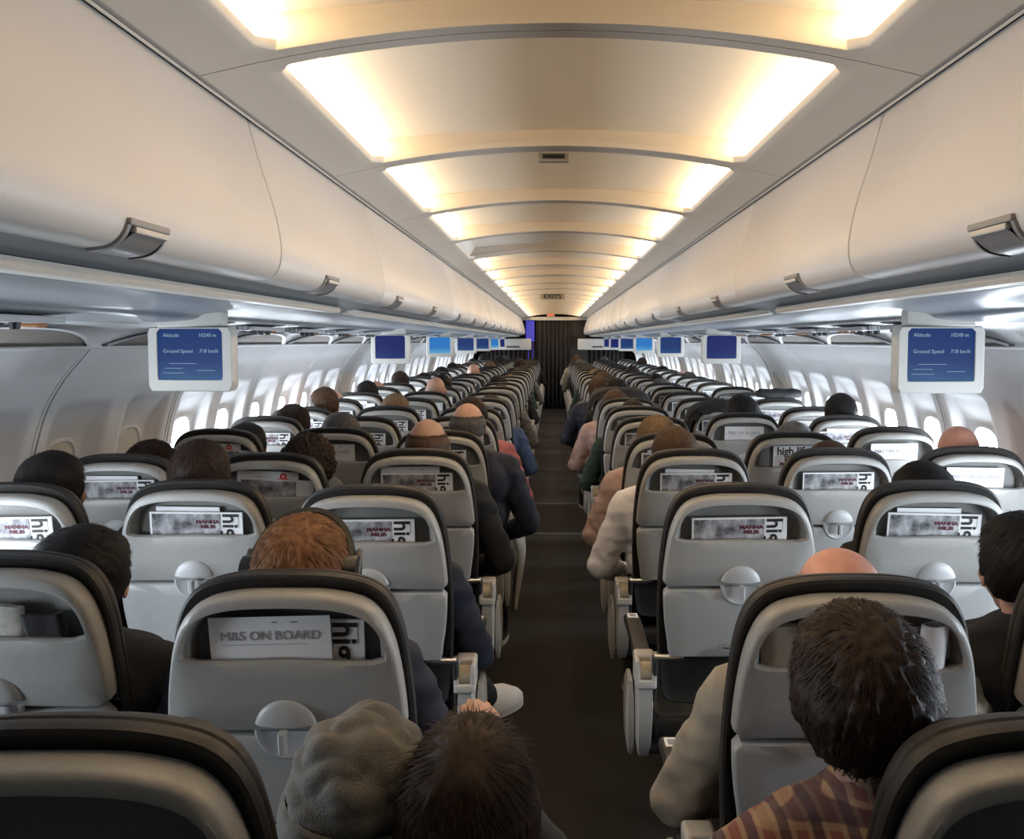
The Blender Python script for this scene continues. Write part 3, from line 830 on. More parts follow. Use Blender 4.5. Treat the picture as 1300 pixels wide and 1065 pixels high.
# hair
def hair_dir(style,p,rr):
    """combing direction on the scalp for strand at direction p (unit)"""
    crown=Vector((0,-.55,.83)).normalized()
    d=p-crown; d=d-p*d.dot(p)
    if d.length<1e-3: d=Vector((1,0,0))
    return d.normalized()
def hair_mesh(style,seed,mat_,n=2600):
    r=random.Random(seed); m=MB()
    hc=HC+Vector((0,-.010,.018)); R0=Vector((.080,.099,.097))
    if style=='long': th=.016
    elif style=='curly': th=.020
    elif style=='messy': th=.014
    elif style=='fringe': th=.004
    else: th=.010
    def inside(d):   # does scalp point d carry hair
        # face line
        if style=='fringe':
            return (d.z<.42 and d.z>-.55 and d.y<.35) 
        if d.y>.15: return d.z>.35+(d.y-.15)*.55
        lo=-.62 if d.y<-.1 else -.62+(d.y+.1)*1.5
        return d.z>lo
    nu,nv=120,80; vs=[];fs=[]
    crown=Vector((0,-.55,.83)).normalized(); cx_=crown.orthogonal().normalized(); cy_=crown.cross(cx_)
    for i in range(nv+1):
        t=-PI/2+PI*i/nv
        for j in range(nu):
            u=2*PI*j/nu; d=Vector((math.cos(t)*math.cos(u),math.cos(t)*math.sin(u),math.sin(t)))
            k=1 if inside(d) else 0
            pol=d.angle(crown); az=Vector((d.dot(cx_),d.dot(cy_),0)); az=az.normalized() if az.length>1e-4 else Vector((1,0,0))
            w_=noise.noise(d*2.5+Vector((seed,3,1)))*.5
            g=noise.noise(Vector((az.x*9+w_,az.y*9+w_,pol*1.3+seed)))+.6*noise.noise(Vector((az.x*20+w_,az.y*20,pol*2+seed)))
            g*=min(1,pol*1.6)
            if style=='fringe':
                e=sstep(.45,.0,d.z)*sstep(.40,.1,d.y)*sstep(-.6,-.45,d.z); off=-.004+.010*e+g*.0008 if e>.02 else -.02
            elif style in ('messy','curly'):
                off=th*(1+.35*noise.noise(d*3.2+Vector((seed,0,0)))+(.5 if style=='curly' else .25)*noise.noise(d*8+Vector((seed,0,0))))+g*.0045
            else: off=th*(1+.3*noise.noise(d*2.6+Vector((seed,0,0))))+g*.0030
            if not k and style!='fringe': off=-.022
            vs.append(hc+Vector((d.x*(R0.x+off),d.y*(R0.y+off),d.z*(R0.z+off*.95))))
    for i in range(nv):
        for j in range(nu):
            a=i*nu+j;b=i*nu+(j+1)%nu; fs.append((a,b,b+nu,a+nu))
    m.add(vs,fs,mat_)
    if style=='long':
        for k in range(26):
            a=math.radians(170+200*k/25); x=.085*math.cos(a); y=.095*math.sin(a)
            p0=hc+Vector((x,y,-.0)); p1=hc+Vector((x*1.15,y*1.05-.0,-.16+r.uniform(-.02,.02)))
            m.capsule(p0,p1,.022,.012,mat_,8,3)
    L0={'short':.026,'messy':.040,'curly':.026,'fringe':.014,'long':.06}[style]
    cnt=0
    while cnt<n:
        d=Vector((r.gauss(0,1),r.gauss(0,1),r.gauss(0,1))).normalized()
        if not inside(d) or d.z<-.5: continue
        cnt+=1
        dd=hair_dir(style,d,r); L=L0*r.uniform(.6,1.3)
        if style in('messy','curly'): q_=.22 if style=='messy' else .55; dd=(dd+Vector((r.gauss(0,q_),r.gauss(0,q_),r.gauss(0,q_)))+Vector([noise.noise(d*3+Vector((k_*7.1,seed,0)))*.9 for k_ in range(3)])).normalized(); dd=(dd-d*dd.dot(d)).normalized()
        else: dd=(dd+Vector((r.gauss(0,.12),r.gauss(0,.12),r.gauss(0,.12)))).normalized()
        off=th*.85 if style!='fringe' else .003
        p=hc+Vector((d.x*(R0.x+off),d.y*(R0.y+off),d.z*(R0.z+off)))
        sd=d.cross(dd).normalized(); w=.0013
        lift_={'short':.26,'messy':.30,'curly':.6,'fringe':.12,'long':.08}[style]*r.uniform(.4,1.3)
        pts=[];c=p-d*.004; dirr=(dd+d*lift_).normalized()
        for s_ in range(4):
            pts.append(c); c=c+dirr*(L/3); dirr=(dirr-d*(.22+lift_*.45)).normalized()
            if style=='curly': dirr=(dirr+sd*math.sin(s_*2+cnt)*.9).normalized()
        v=[]
        for s_,c in enumerate(pts):
            ww=w*(1-s_/3.4); v+= [c-sd*ww,c+sd*ww]
        m.add(v,[(0,1,3,2),(2,3,5,4),(4,5,7,6)],mat_)
    return m.mesh('hair')
HAIRM={
 'black':mat('hair_black',(.007,.006,.006),.6,col2=(.014,.012,.011),nscale=90,spec=.2),
 'dark brown':mat('hair_dark_brown',(.018,.010,.007),.6,col2=(.034,.019,.012),nscale=90,spec=.2),
 'brown':mat('hair_brown',(.050,.027,.015),.6,col2=(.085,.046,.026),nscale=90,spec=.2),
 'ginger':mat('hair_ginger',(.14,.062,.027),.6,col2=(.24,.115,.052),nscale=90,spec=.2),
 'fair':mat('hair_fair',(.14,.088,.045),.6,col2=(.21,.135,.075),nscale=90,spec=.2),
 'grey':mat('hair_grey',(.055,.050,.046),.6,col2=(.11,.10,.095),nscale=90,spec=.2),
 'white':mat('hair_white',(.30,.27,.24),.6,col2=(.42,.38,.34),nscale=90,spec=.2)}
HM={('short',0):hair_mesh('short',1,HAIRM['black'],6000),('short',1):hair_mesh('short',5,HAIRM['black'],6000),('messy',0):hair_mesh('messy',2,HAIRM['black'],8000),('messy',1):hair_mesh('messy',9,HAIRM['black'],8000),('curly',0):hair_mesh('curly',3,HAIRM['black'],6000),('fringe',0):hair_mesh('fringe',4,HAIRM['black'],4000),('long',0):hair_mesh('long',6,HAIRM['black'],3000)}
# faces: eyes and lips
m=MB()
for s in (-1,1): m.ell((0,0,0),(.0001,.0001,.0001),BLACK,None,4,3)
def eye_mesh():
    m=MB(); m.ell((0,0,0),(.0115,.0115,.0115),mat('eye_white',(.75,.73,.70),.2),None,16,10); m.ell((0,.0085,0),(.0052,.0040,.0052),mat('eye_iris',(.06,.035,.02),.2),None,12,8); return m.mesh('eye')
eye_me=eye_mesh()
m=MB(); LIP=mat('lips',(.38,.13,.11),.45); m.ell((0,0,.0035),(.022,.006,.004),LIP,None,16,8); m.ell((0,0,-.004),(.020,.007,.005),LIP,None,16,8); lip_me=m.mesh('mouth')
def beanie_mesh():
    m=MB(); G=mat('grey_knit',(.15,.14,.125),.95,col2=(.11,.105,.095),nscale=60,bump=.5,bscale=350)
    hc=HC+Vector((0,-.012,.02)); nu,nv=96,60; vs=[];fs=[]
    for i in range(nv+1):
        t=-.55+(PI/2+.55)*i/nv
        for j in range(nu):
            u=2*PI*j/nu; d=Vector((math.cos(t)*math.cos(u),math.cos(t)*math.sin(u),math.sin(t)))
            n=noise.noise(d*1.8+Vector((1,0,0)))*.010+abs(noise.noise(Vector((d.x*1.6,d.y*3.2,d.z*3.0+.4))))*.012
            vs.append(hc+Vector((d.x*(.088+n),d.y*(.112+n),d.z*(.108+n))))
    for i in range(nv):
        for j in range(nu):
            a=i*nu+j;b=i*nu+(j+1)%nu; fs.append((a,b,b+nu,a+nu))
    m.add(vs,fs,G)
    R=[]
    for r_,dz in ((.090,-.050),(.094,-.052),(.096,-.040),(.095,-.015),(.090,-.010)):
        R.append([hc+Vector((r_*math.cos(u),(r_+.024)*math.sin(u),dz)) for u in [2*PI*j/48 for j in range(48)]])
    m.loft(R,G); return m.mesh('knitted_hat')
beanie_me=beanie_mesh()
def cap_mesh(m_):
    m=MB(); hc=HC+Vector((0,-.008,.02)); vs=[];fs=[];nu,nv=40,16
    for i in range(nv+1):
        t=-.05+(PI/2+.05)*i/nv
        for j in range(nu):
            u=2*PI*j/nu; vs.append(hc+Vector((.092*math.cos(t)*math.cos(u),.112*math.cos(t)*math.sin(u),.106*math.sin(t))))
    for i in range(nv):
        for j in range(nu):
            a=i*nu+j;b=i*nu+(j+1)%nu; fs.append((a,b,b+nu,a+nu))
    m.add(vs,fs,m_)
    R=[[hc+Vector((.075*a,.10+b,-.002-abs(a)*.012+e)) for a,b in ((-1,-.02),(-.9,.03),(-.5,.07),(0,.085),(.5,.07),(.9,.03),(1,-.02))] for e in (0,.006)]
    m.loft(R,m_,True,True); return m.mesh('cap')
def cloth(name,c,c2=None): return mat('cloth_'+name.replace(' ','_'),c,.85,col2=c2 or tuple(x*.8 for x in c),nscale=25,bump=.5,bscale=22)
def plaid():
    m=bpy.data.materials.new('cloth_plaid'); m.use_nodes=True; nt=m.node_tree; b=nt.nodes['Principled BSDF']; b.inputs['Roughness'].default_value=.85
    tc=nt.nodes.new('ShaderNodeTexCoord'); L=nt.links.new; prev=None
    base=(.17,.055,.045,1)
    for i,(ax,col,fac,sc) in enumerate((('X',(.30,.22,.14,1),.55,70),('Z',(.30,.22,.14,1),.55,70),('X',(.03,.02,.035,1),.7,35),('Z',(.03,.02,.035,1),.7,35))):
        w=nt.nodes.new('ShaderNodeTexWave'); w.bands_direction=ax; w.inputs['Scale'].default_value=sc/4.5; L(tc.outputs['Object'],w.inputs['Vector'])
        mr=nt.nodes.new('ShaderNodeMapRange'); mr.inputs['From Min'].default_value=.72; mr.inputs['From Max'].default_value=.82; mr.inputs['To Max'].default_value=fac; L(w.outputs['Fac'],mr.inputs['Value'])
        mx=nt.nodes.new('ShaderNodeMix'); mx.data_type='RGBA'; mx.inputs['B'].default_value=col; L(mr.outputs['Result'],mx.inputs['Factor'])
        if prev: L(prev,mx.inputs['A'])
        else: mx.inputs['A'].default_value=base
        prev=mx.outputs['Result']
    L(prev,b.inputs['Base Color']); return m
CL={'white':cloth('white',(.74,.73,.76),(.68,.67,.70)),'navy':cloth('navy',(.016,.020,.040)),'black':cloth('black',(.012,.012,.014)),'pink':cloth('pink',(.42,.14,.15)),
    'dark green':cloth('dark green',(.02,.05,.04)),'beige':cloth('beige',(.33,.29,.23)),'grey':cloth('grey',(.14,.14,.14)),'blue':cloth('blue',(.05,.08,.16)),
    'pale pink':cloth('pale pink',(.48,.34,.31)),'lime green':cloth('lime green',(.26,.33,.08)),'red plaid':plaid(),'dark':cloth('dark',(.02,.018,.018)),'light blue':cloth('light blue',(.25,.32,.40))}
JEANS=cloth('denim',(.04,.065,.12)); TRD=cloth('dark trousers',(.015,.015,.018))
SHOEM={'dark':mat('shoe_dark',(.02,.02,.02),.5),'white':mat('shoe_white',(.62,.62,.60),.6)}
def setmat(o,m_,i=0):
    o.material_slots[i].link='OBJECT'; o.material_slots[i].material=m_
def person(r,c,hair,colour,top,hx=None,ztop=1.25,pose='rest',tilt=0,yaw=0,skin=SKIN,headwear=None,shoe='dark',legs=None,Y=None,x=None,label=None,sx=1,far=False,forward=0,group='seated passengers'):
    if (r,c) in seats: base=seats[(r,c)].location.copy()
    else: base=Vector((COLX[c],ROWY[r],0))
    if x is not None: base.x=x
    elif hx is not None: base.x=base.x+max(-.06,min(.06,(hx-base.x)))
    if Y is not None: base.y=Y
    root=empty('person',base); zs=ztop/(1.268 if hair!='bald' else 1.24); root.scale=(sx,1 if abs(zs-1)<.1 else zs,zs)
    if c in 'AF' and pose=='rest': pose='narrow'
    P=PM[pose]
    b=meshobj('body',P['body'],root); setmat(b,skin)
    t=meshobj('clothing_top',P['shirt'],root); setmat(t,CL[top])
    tr=meshobj('trousers',P['trousers'],root); setmat(tr,legs or (JEANS if (r*3+ord(c))%3==0 else TRD))
    for s_ in P['shoes']:
        o=meshobj('shoe',s_,root); setmat(o,SHOEM[shoe],1)
    kids=[]
    if hair in ('short','messy','curly','fringe','long'):
        v=(hair,(r+ord(c))%2); v=v if v in HM else (hair,0)
        h=meshobj('hair',HM[v],root); setmat(h,HAIRM[colour]); kids.append(h)
    if headwear=='hat': kids.append(meshobj('knitted_hat',beanie_me,root))
    if headwear in('cap','grey cap'):
        me=cap_mesh(CL['black'] if headwear=='cap' else CL['grey']); kids.append(meshobj('cap',me,root))
    if not far:
        for s_ in (-1,1):
            e=meshobj('eye',eye_me,root); e.location=HC+Vector((s_*.030,.078,-.004)); kids.append(e)
        l=meshobj('mouth',lip_me,root); l.location=HC+Vector((0,.091,-.052)); kids.append(l)
    if tilt:
        # incline the whole upper figure a little about the seat
        piv=Vector((0,.28,.50)); M=Matrix.Translation(piv)@Matrix.Rotation(math.radians(tilt),4,'Y')@Matrix.Translation(-piv)
        for o in [b,t]+kids: o.matrix_local=M@o.matrix_local
    if hair=='bald': desc=', bald'
    elif hair=='fringe': desc=', balding, %s hair at sides'%colour
    elif hair is None: desc=''
    else: desc=', %s %s hair'%({'short':'short','messy':'tousled','curly':'curly','long':'long'}[hair],colour)
    if headwear in('cap','grey cap'): desc=('in a %s cap'%('black' if headwear=='cap' else 'grey'))
    tag(root,label or 'person%s%s, %s, %s'%(desc,(', %s top'%top) if c in 'CD' and r<9 else '',COLN[c],ordrow(r)),'person',group)
    return root
# --- near passengers, as the photo shows them
person(2,'A','short','black','dark',x=-1.50,ztop=1.257,skin=SKIN2,sx=1.05)
person(1,'B','short','black','black',ztop=1.205,tilt=5,x=-1.045,sx=1.12)
person(2,'B','short','dark brown','grey',x=-1.08,ztop=1.285)
pg=person(1,'C','messy','ginger','navy',hx=-.50,ztop=1.235,pose='elbow_out')
person(2,'C','short','dark brown','navy',ztop=1.16,pose='cross',shoe='white',label='person in navy top, white sneaker in the aisle, left aisle seat, third row')
person(1,'D','fringe','white','beige',x=.56,ztop=1.19,sx=1.08,pose='elbow_out',skin=SKINR)
pp=person(0,'D','messy','dark brown','red plaid',x=.475,Y=.87,ztop=1.255,tilt=-8,sx=.93,skin=SKIN,pose='rest',label='person with thick dark brown hair and red plaid shirt, nearest the viewer on right')
person(1,'E','short','black','black',x=1.0,ztop=1.235,tilt=-3)
person(2,'E','short','black','dark',x=1.12,ztop=1.22,sx=1.08)
person(3,'F','bald','','grey',x=1.60,ztop=1.235,skin=SKINR)
person(5,'F','short','black','black',x=1.60,ztop=1.295)
person(4,'E','short','grey','grey',x=1.10,ztop=1.215,headwear='grey cap')
person(3,'E','short','brown','grey',x=1.08,ztop=1.195)
person(5,'E','short','black','dark',x=1.08,ztop=1.28,sx=1.08)
person(3,'D','short','brown','white',x=.47,ztop=1.255,pose='elbow_out')
person(4,'D','messy','fair','pale pink',hx=.47,ztop=1.245,pose='elbow_out')
person(6,'D','short','dark brown','dark green',x=.50,ztop=1.215,pose='elbow_out')
person(7,'D','short','brown','pale pink',x=.44,ztop=1.24,pose='elbow_out')
person(8,'D','curly','black','black',x=.50,ztop=1.28,pose='elbow_out')
person(9,'D','messy','brown','navy',x=.40,ztop=1.27,pose='elbow_out')
person(3,'C','fringe','brown','black',x=-.49,ztop=1.295,pose='elbow_out',skin=SKIN2)
person(4,'C','fringe','grey','navy',x=-.40,ztop=1.31,pose='elbow_out',skin=SKIN)
person(5,'C','short','dark brown','pink',x=-.45,ztop=1.28,pose='elbow_out')
person(7,'C','short','dark brown','blue',x=-.45,ztop=1.2,pose='elbow_out',skin=SKIN)
person(3,'A','messy','dark brown','dark',hx=-1.49,ztop=1.215)
person(4,'A','short','black','dark',x=-1.45,ztop=1.20,sx=1.05)
person(3,'B','curly','dark brown','black',x=-.92,ztop=1.23)
person(4,'B','short','grey','dark',x=-1.02,ztop=1.245,sx=1.05)
person(5,'A','messy','dark brown','dark',x=-1.43,ztop=1.235)
person(6,'A','short','brown','dark',x=-1.43,ztop=1.30)
person(6,'B','short','fair','beige',x=-1.0,ztop=1.255)
person(8,'A','short','black','dark',x=-1.49,ztop=1.27)
# far passengers
frn=random.Random(21)
done={(o_.location.x) for o_ in []}
have={(2,'A'),(1,'B'),(2,'B'),(1,'C'),(1,'D'),(0,'D'),(1,'E'),(2,'E'),(3,'F'),(5,'F'),(4,'E'),(3,'E'),(5,'E'),(3,'D'),(4,'D'),(6,'D'),(7,'D'),(8,'D'),(9,'D'),(3,'C'),(4,'C'),(5,'C'),(7,'C'),(3,'A'),(4,'A'),(3,'B'),(4,'B'),(5,'A'),(6,'A'),(6,'B'),(8,'A')}
far={}
for r in range(7,NROW):
    for c in 'ABCDEF':
        if (r,c) in have: continue
        pr={'A':.6,'B':.5,'C':.5,'D':.45,'E':.35,'F':.45}[c]
        if frn.random()<pr: far[(r,c)]=1
hs=['short','messy','short','curly','long']; hcx=['black','dark brown','black','brown','dark brown','grey','black','fair']
tops=['navy','black','grey','white','dark','light blue','beige','dark green']
for (r,c) in far:
    bald=frn.random()<.12
    person(r,c,'bald' if bald else frn.choice(hs),frn.choice(hcx),frn.choice(tops),hx=COLX[c]+frn.uniform(-.06,.06),ztop=frn.uniform(1.19,1.31),pose='elbow_out' if c in 'CD' else 'rest',far=r>10,skin=frn.choice([SKIN,SKIN,SKIN2]))
# row 0: hat and the brown head leaning in
person(0,'C',None,'grey','grey',x=-.335,Y=.90,ztop=1.115,tilt=8,headwear='hat',label='person in a grey knitted hat leaning toward the aisle, nearest the viewer on the left')
person(0,'C','long','dark brown','dark',x=-.13,Y=.84,ztop=1.125,sx=.82,pose='reach',label='person with long brown hair beside the grey knitted hat, nearest the aisle',tilt=3)
# headphones on the ginger head
def headphones():
    m=MB(); hc=HC+Vector((0,-.01,.02)); R=[]
    for i in range(25):
        a=PI*i/24; c=hc+Vector((.098*math.cos(a),0,.112*math.sin(a)))
        n=Vector((math.cos(a),0,math.sin(a)))
        R.append([c+n*.005*p+Vector((0,q*.014,0)) for p,q in ((-1,-1),(1,-1),(1,1),(-1,1))])
    m.loft(R,BLACK,True,True)
    for s in (-1,1):
        c=hc+Vector((s*.098,.0,-.02)); m.tube(c-Vector((s*.018,0,0)),c+Vector((s*.016,0,0)),.036,.032,BLACK,20); m.capsule(c+Vector((s*.012,0,.0)),c+Vector((s*.012,0,.045)),.008,.006,mat('headphone_grey',(.12,.12,.12),.4),10,3)
    return m.mesh('headphones')
hp=meshobj('headphones',headphones()); hp.location=pg.location; hp.scale=pg.scale; hp.matrix_world=Matrix.LocRotScale(pg.location,None,pg.scale)@Matrix.Translation(HC)@Matrix.Rotation(math.radians(-38),4,'X')@Matrix.Translation(-HC); tag(hp,'black headphones worn over the tousled ginger hair in the second row','headphones')
# draped coats
def drape(seat,label,m_,w=1.06,dep=.16):
    m=MB(); R=[]
    pts=[p for p in bh if p[1]<dep]
    out=[(-a,b) for a,b in pts[::-1] if a>1e-6]+pts
    for d,g in ((.005,.004),(.012,.022),(.05,.030),(.10,.030),(.135,.018),(.145,.0)):
        ring_=[]
        for i,(a,b) in enumerate(out):
            n=noise.noise(Vector((a*14,b*14,d*12)))*.008
            l=Vector((a,b-.25)).normalized(); ring_.append(T(a*w+l.x*(g+n),d,b+l.y*(g+n)))
        R.append(ring_)
    m.loft(R,m_,closed=False)
    # hanging front and rear
    m.loft([R[0],[p+Vector((0,-.012,-.03+.01*math.sin(i*.7))) for i,p in enumerate(R[0])]],m_,closed=False)
    o=m.obj('coat'); o.location=seat.location; tag(o,label,'coat'); return o
drape(seats[(6,'E')],'black coat draped over the right middle seat, seventh row',CL['black'],1.08,.20)
drape(seats[(8,'D')],'dark coat draped over the right aisle seat, ninth row',CL['dark'],1.08,.14)
m=MB(); s=seats[(7,'F')].location
R=[]
for i in range(17):
    t=i/16; x=-.15+.30*t; rr=.034*(1-.25*abs(2*t-1)**6)
    R.append([(x,.06+rr*1.5*math.cos(u),.030+rr*math.sin(u)+.003*math.sin(t*17)) for u in [2*PI*j/18 for j in range(18)]])
m.loft(R,CL['black'],True,True); o=m.obj('rolled_jacket'); o.location=(s.x,s.y,1.175); tag(o,'black rolled jacket on top of the window seat back, right block, eighth row','jacket')
# pale cloth hanging from the aisle armrest, left, fourth/fifth row
m=MB(); vs=[];fs=[];nx,nz=14,20
for j in range(nz+1):
    for i in range(nx+1):
        t=j/nz; u=i/nx-.5
        vs.append((.018*math.sin(u*16+t*2)+.012*math.sin(t*5)+.03*t*(1-t)*2,u*(.30-.14*t)+.02*math.sin(t*4),-.42*t))
for j in range(nz):
    for i in range(nx): a=j*(nx+1)+i; fs.append((a,a+1,a+nx+2,a+nx+1))
m.add(vs,fs,mat('pale_cloth',(.42,.41,.38),.9)); o=m.obj('hanging_jacket')
sol=o.modifiers.new('s','SOLIDIFY'); sol.thickness=.006
o.location=(COLX['C']+.318,4.35,.66); tag(o,'pale grey jacket hanging off the aisle armrest of the left block','jacket')

# ================================================================= MONITORS
def monitor(side,y,idx,scr,near):
    x=XO+side*1.165
    root=empty('drop_down_monitor',(x,y,1.635)); sd='left' if side<0 else 'right'
    tlt=Matrix.Translation((0,0,-.02))@Matrix.Rotation(math.radians(-4*side*-1),4,'Z')@Matrix.Rotation(math.radians(3),4,'X')
    m=MB(); w,h=.137,.205
    rr=starsample(rrect(-w,w,-h,0,.012,4),(0,-h/2),56)
    ii=starsample(rrect(-.106,.106,-.168,-.006,.003,3),(0,-h/2),56)
    def RR(P,d): return [tlt@Vector((a,d,b)) for a,b in P]
    m.loft([RR(ins(rr,.006,(0,-h/2)),.055),RR(rr,.045),RR(rr,.004),RR(ins(rr,.004,(0,-h/2)),0),RR(mix(rr,ii,.97),0),RR(ii,.003),RR(ii,.008)],MONH,True,False)
    m.obj('housing',root)
    m=MB(); m.box(-.106,.106,-.0,.003,-.081,.081,SCR[scr]); so=m.obj('screen',root,False); so.matrix_local=tlt@Matrix.Translation((0,.005,-.087))
    if near:
        m=MB(); 
        for s_,px,pz,sz in (('Altitude',-.088,.060,.0165),('10240 m',.028,.060,.0165),('Ground Speed',-.088,.010,.0165),('718 km/h',.030,.010,.0165)):
            add_mesh(m,text_mesh(s_,sz,SCRT,align='LEFT'),Matrix.Translation((px,-.0012,pz)),SCRT)
        for px,pz,ww in ((-.07,-.030,.09),(-.085,-.045,.06),(-.09,-.060,.07),(.02,-.052,.06)): m.box(px,px+ww,-.001,-.0005,pz,pz+.0014,SCRT)
        t=m.obj('screen_lettering',so,False)
    m=MB(); m.box(-.105,.105,.006,.052,-.022,.034,MONH,.006); m.tube((-.09,.03,.0),(.09,.03,.0),.012,.012,TRIMG); m.obj('hinge_bracket',root)
    st=['showing altitude and ground speed on blue','dark blue screen','bright blue screen'][scr if not (near) else 0]
    tag(root,'%s drop-down monitor from the viewer on the %s, %s'%(ORD[idx],sd,st),'monitor','drop-down monitors under the bins')
ys=[2.73,6.08,8.73,11.3,13.9,16.3,18.4]
for side in (-1,1):
    for i,y in enumerate(ys):
        monitor(side,y+(0 if side<0 else -.10 if i==0 else 0),i,[0,1,2,0,0,2,1][i] if side<0 else [0,1,0,2,0,1,1][i],i==0)
# passenger service units
def psu_mesh(txt):
    m=MB(); G=mat('service_unit_face',(.42,.43,.45),.4)
    m.box(-.09,.09,-.17,.17,-.012,.012,G,.004)
    return m
for side in (-1,1):
    body=MB(); G=mat('service_unit_face',(.42,.43,.45),.4); body.box(-.055,.055,-.20,.20,-.010,.006,G,.003); bme=body.mesh('unit_face')
    noz=MB(); noz.tube((0,0,-.005),(0,0,-.022),.013,.010,BLACK,12); nme=noz.mesh('air_nozzle')
    ln=MB(); ln.tube((0,0,-.008),(0,0,-.0155),.017,.015,mat('lens_dark',(.04,.04,.045),.15),14); ln.tube((0,0,-.008),(0,0,-.012),.021,.020,METAL,14); lme=ln.mesh('reading_light')
    sg=MB(); sg.box(-.030,.030,-.018,.018,-.020,-.006,AMBER,.003); sme=sg.mesh('amber_sign')
    tx=MB(); 
    for i,ch in enumerate('ABC' if side<0 else 'DEF'):
        t=text_mesh(ch,.03,INK); add_mesh(tx,t,Matrix.Translation(((i-1)*.034,-.218,-.004)),INK)
    tx.box(-.052,.052,-.2175,-.2,-.018,.012,G,.002); tme=tx.mesh('seat_letters',False)
    for r in range(1,NROW):
        y=ROWY[r]+.42
        if any(abs(y-ym)<.12 for ym in ys): y+=.2
        root=empty('service_unit',(XO+side*1.235,y,1.622)); tag(root,'reading light and air vent unit above %s, %s side'%(ordrow(r),'left' if side<0 else 'right'),'service unit','service units under the bins')
        meshobj('unit_face',bme,root)
        for q in (-.12,-.04,.04): o=meshobj('air_nozzle',nme,root); o.location=(.032,q,-.004)
        for q in (-.10,-.02,.06): o=meshobj('reading_light',lme,root); o.location=(-.022,q,0)
        o=meshobj('seat_sign',sme,root); o.location=(0,.15,0)
        o=meshobj('seat_letters',tme,root); o.scale=(.6,1,.6)
# ceiling signs
m=MB(); m.box(-.05,.05,-.012,.012,-.030,.0,TRIMG,.004); o=m.obj('ceiling_sensor'); o.location=(XO-.015,2.86,H0-.002)
tag(o,'small dark rectangular sensor housing on the ceiling behind the second panel joint','sensor')
m=MB(); m.box(-.036,.036,-.0145,-.012,-.020,-.006,BLACK); k=m.obj('sensor_grille',o,False)
root=empty('exit_sign',(XO-.03,M0+ML*9+.05,H0)); tag(root,'lettered dark exit sign hanging under the middle of the ceiling','sign')
m=MB(); m.box(-.16,.16,0,.02,-.075,0,mat('sign_plate',(.30,.26,.20),.5),.004); m.obj('sign_plate',root)
t=meshobj('sign_lettering',text_mesh('EXITS',.075,INK,bold=.002),root); t.location=(0,-.002,-.038); t.scale=(1.25,1,1)
root=empty('exit_sign',(XO-.08,YE-.5,H0-.005)); tag(root,'small red exit sign above the dark curtain at the cabin end','sign')
m=MB(); m.box(-.09,.09,0,.02,-.065,0,mat('sign_white',(.5,.45,.35),.5),.004); m.obj('sign_plate',root)
t=meshobj('sign_lettering',text_mesh('EXIT',.07,EXITR,bold=.002),root); t.location=(0,-.002,-.033)

# ================================================================= FAR END
def curtain(name,x0,x1,z0,z1,y,label,m_,amp=.035,per=.10):
    vs=[];fs=[];n=int((x1-x0)/.012); mb=MB()
    for i in range(n+1):
        x=x0+(x1-x0)*i/n
        for z,k in ((z0,1.0),((z0+z1)/2,.9),(z1,.6)):
            vs.append((x-(x0+x1)/2,amp*k*math.sin(2*PI*x/per+.8*math.sin(x*9)),z))
    for i in range(n):
        for j in range(2): a=i*3+j; fs.append((a,a+3,a+4,a+1))
    mb.add(vs,fs,m_); o=mb.obj(name); s_=o.modifiers.new('s','SOLIDIFY'); s_.thickness=.004; o.location=((x0+x1)/2,y,0); tag(o,label,'curtain'); return o
curtain('curtain',XO-.42,XO+.36,.02,2.04,YE,'dark curtain drawn across the aisle at the far end of the cabin',CURT)
curtain('curtain',XO-1.62,XO-.44,.02,1.56,YE+.08,'dark curtain behind the last row of the left block',CURT)
curtain('curtain',XO+.38,XO+1.62,.02,1.56,YE+.08,'dark curtain behind the last row of the right block',CURT)
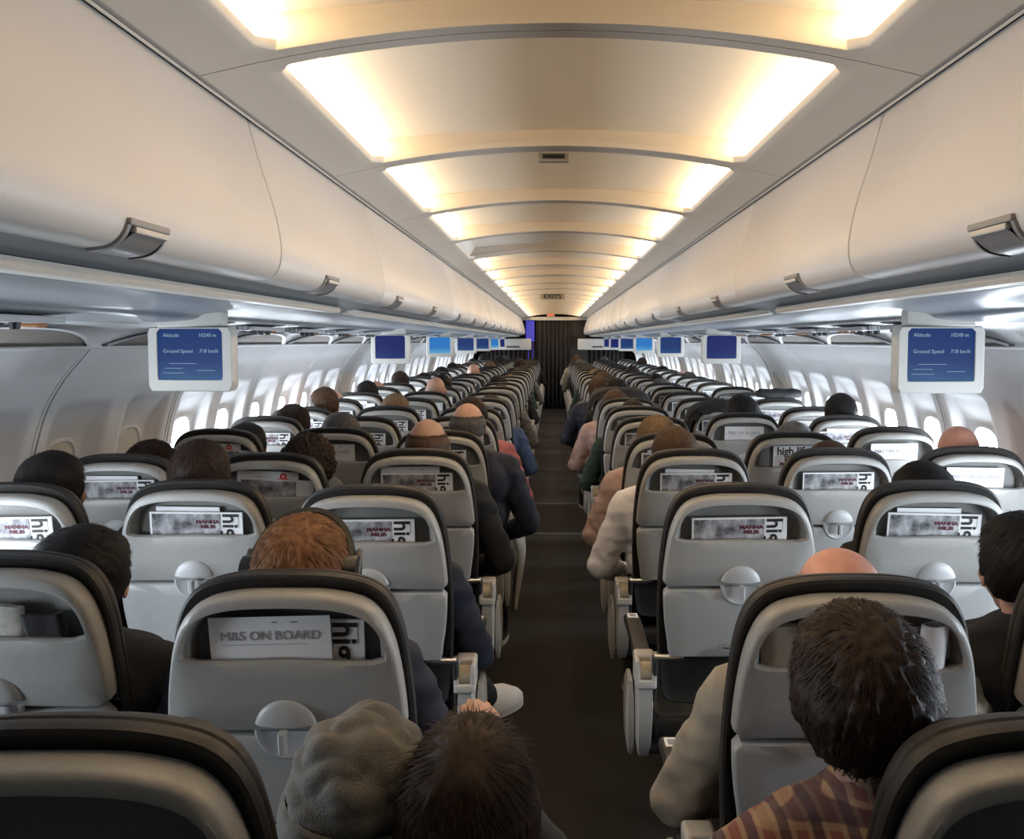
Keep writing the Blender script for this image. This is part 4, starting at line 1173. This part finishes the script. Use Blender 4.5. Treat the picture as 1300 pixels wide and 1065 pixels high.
m=MB(); m.box(-.20,.20,0,.03,0,2.05,CURT2,.006); o=m.obj('partition_panel'); o.location=(XO+.56,YE+.05,0); tag(o,'dark brown partition panel to the right of the aisle curtain','partition')
m=MB(); m.box(-.78,.78,0,.05,-.03,.05,TRIM,.01); o=m.obj('curtain_header'); o.location=(XO,YE-.02,2.08); tag(o,'pale header rail above the dark aisle curtain','rail')
m=MB(); m.box(-.10,.10,0,.02,0,1.0,BLUEGLOW,.004); o=m.obj('blue_lit_panel'); o.location=(XO-.56,YE+.1,1.05); tag(o,'blue-lit panel beside the left end of the overhead bins','panel')
for side in (-1,1):
    root=empty('bulkhead_header',(XO+side*1.03,YE-.15,1.50)); tag(root,'white header box hanging over the last row on the %s'%('left' if side<0 else 'right'),'header box')
    m=MB(); m.box(-.50,.50,-.05,.05,-.13,.13,MONH,.03); m.obj('box_body',root)
    m=MB(); m.box(-.17,.24,-.055,-.05,-.075,-.045,BLACK,.002); o=m.obj('box_slot',root)

# ================================================================= CAMERA / WORLD / LOOK
cam=bpy.data.cameras.new('camera'); co=bpy.data.objects.new('camera',cam); COL.objects.link(co)
co.location=(0,0,CZ); co.rotation_euler=(PI/2,0,0); cam.lens=36*1100/1300; cam.sensor_width=36; cam.clip_start=.05
cam.shift_x=-53/1300; cam.shift_y=-99.5/1300
C.camera=co
w=bpy.data.worlds.new('world'); C.world=w; w.use_nodes=True
w.node_tree.nodes['Background'].inputs['Color'].default_value=(.6,.7,.8,1); w.node_tree.nodes['Background'].inputs['Strength'].default_value=.0
C.view_settings.view_transform='Standard'; C.view_settings.look='None'; C.view_settings.gamma=1; C.view_settings.use_curve_mapping=False
C.view_settings.exposure=-0.28
for o in C.objects:
    if o.parent is None and o.get('label') and not 4<=len(o['label'].replace(',',' ').split())<=16: print('LABEL',o['label'])
    if o.parent is None and not o.get('label') and not o.get('kind') and o.type!='CAMERA': print('NOLABEL',o.name)
from collections import Counter
for k_,v_ in Counter(o['label'] for o in C.objects if o.get('label')).items():
    if v_>1: print('DUP',v_,k_)
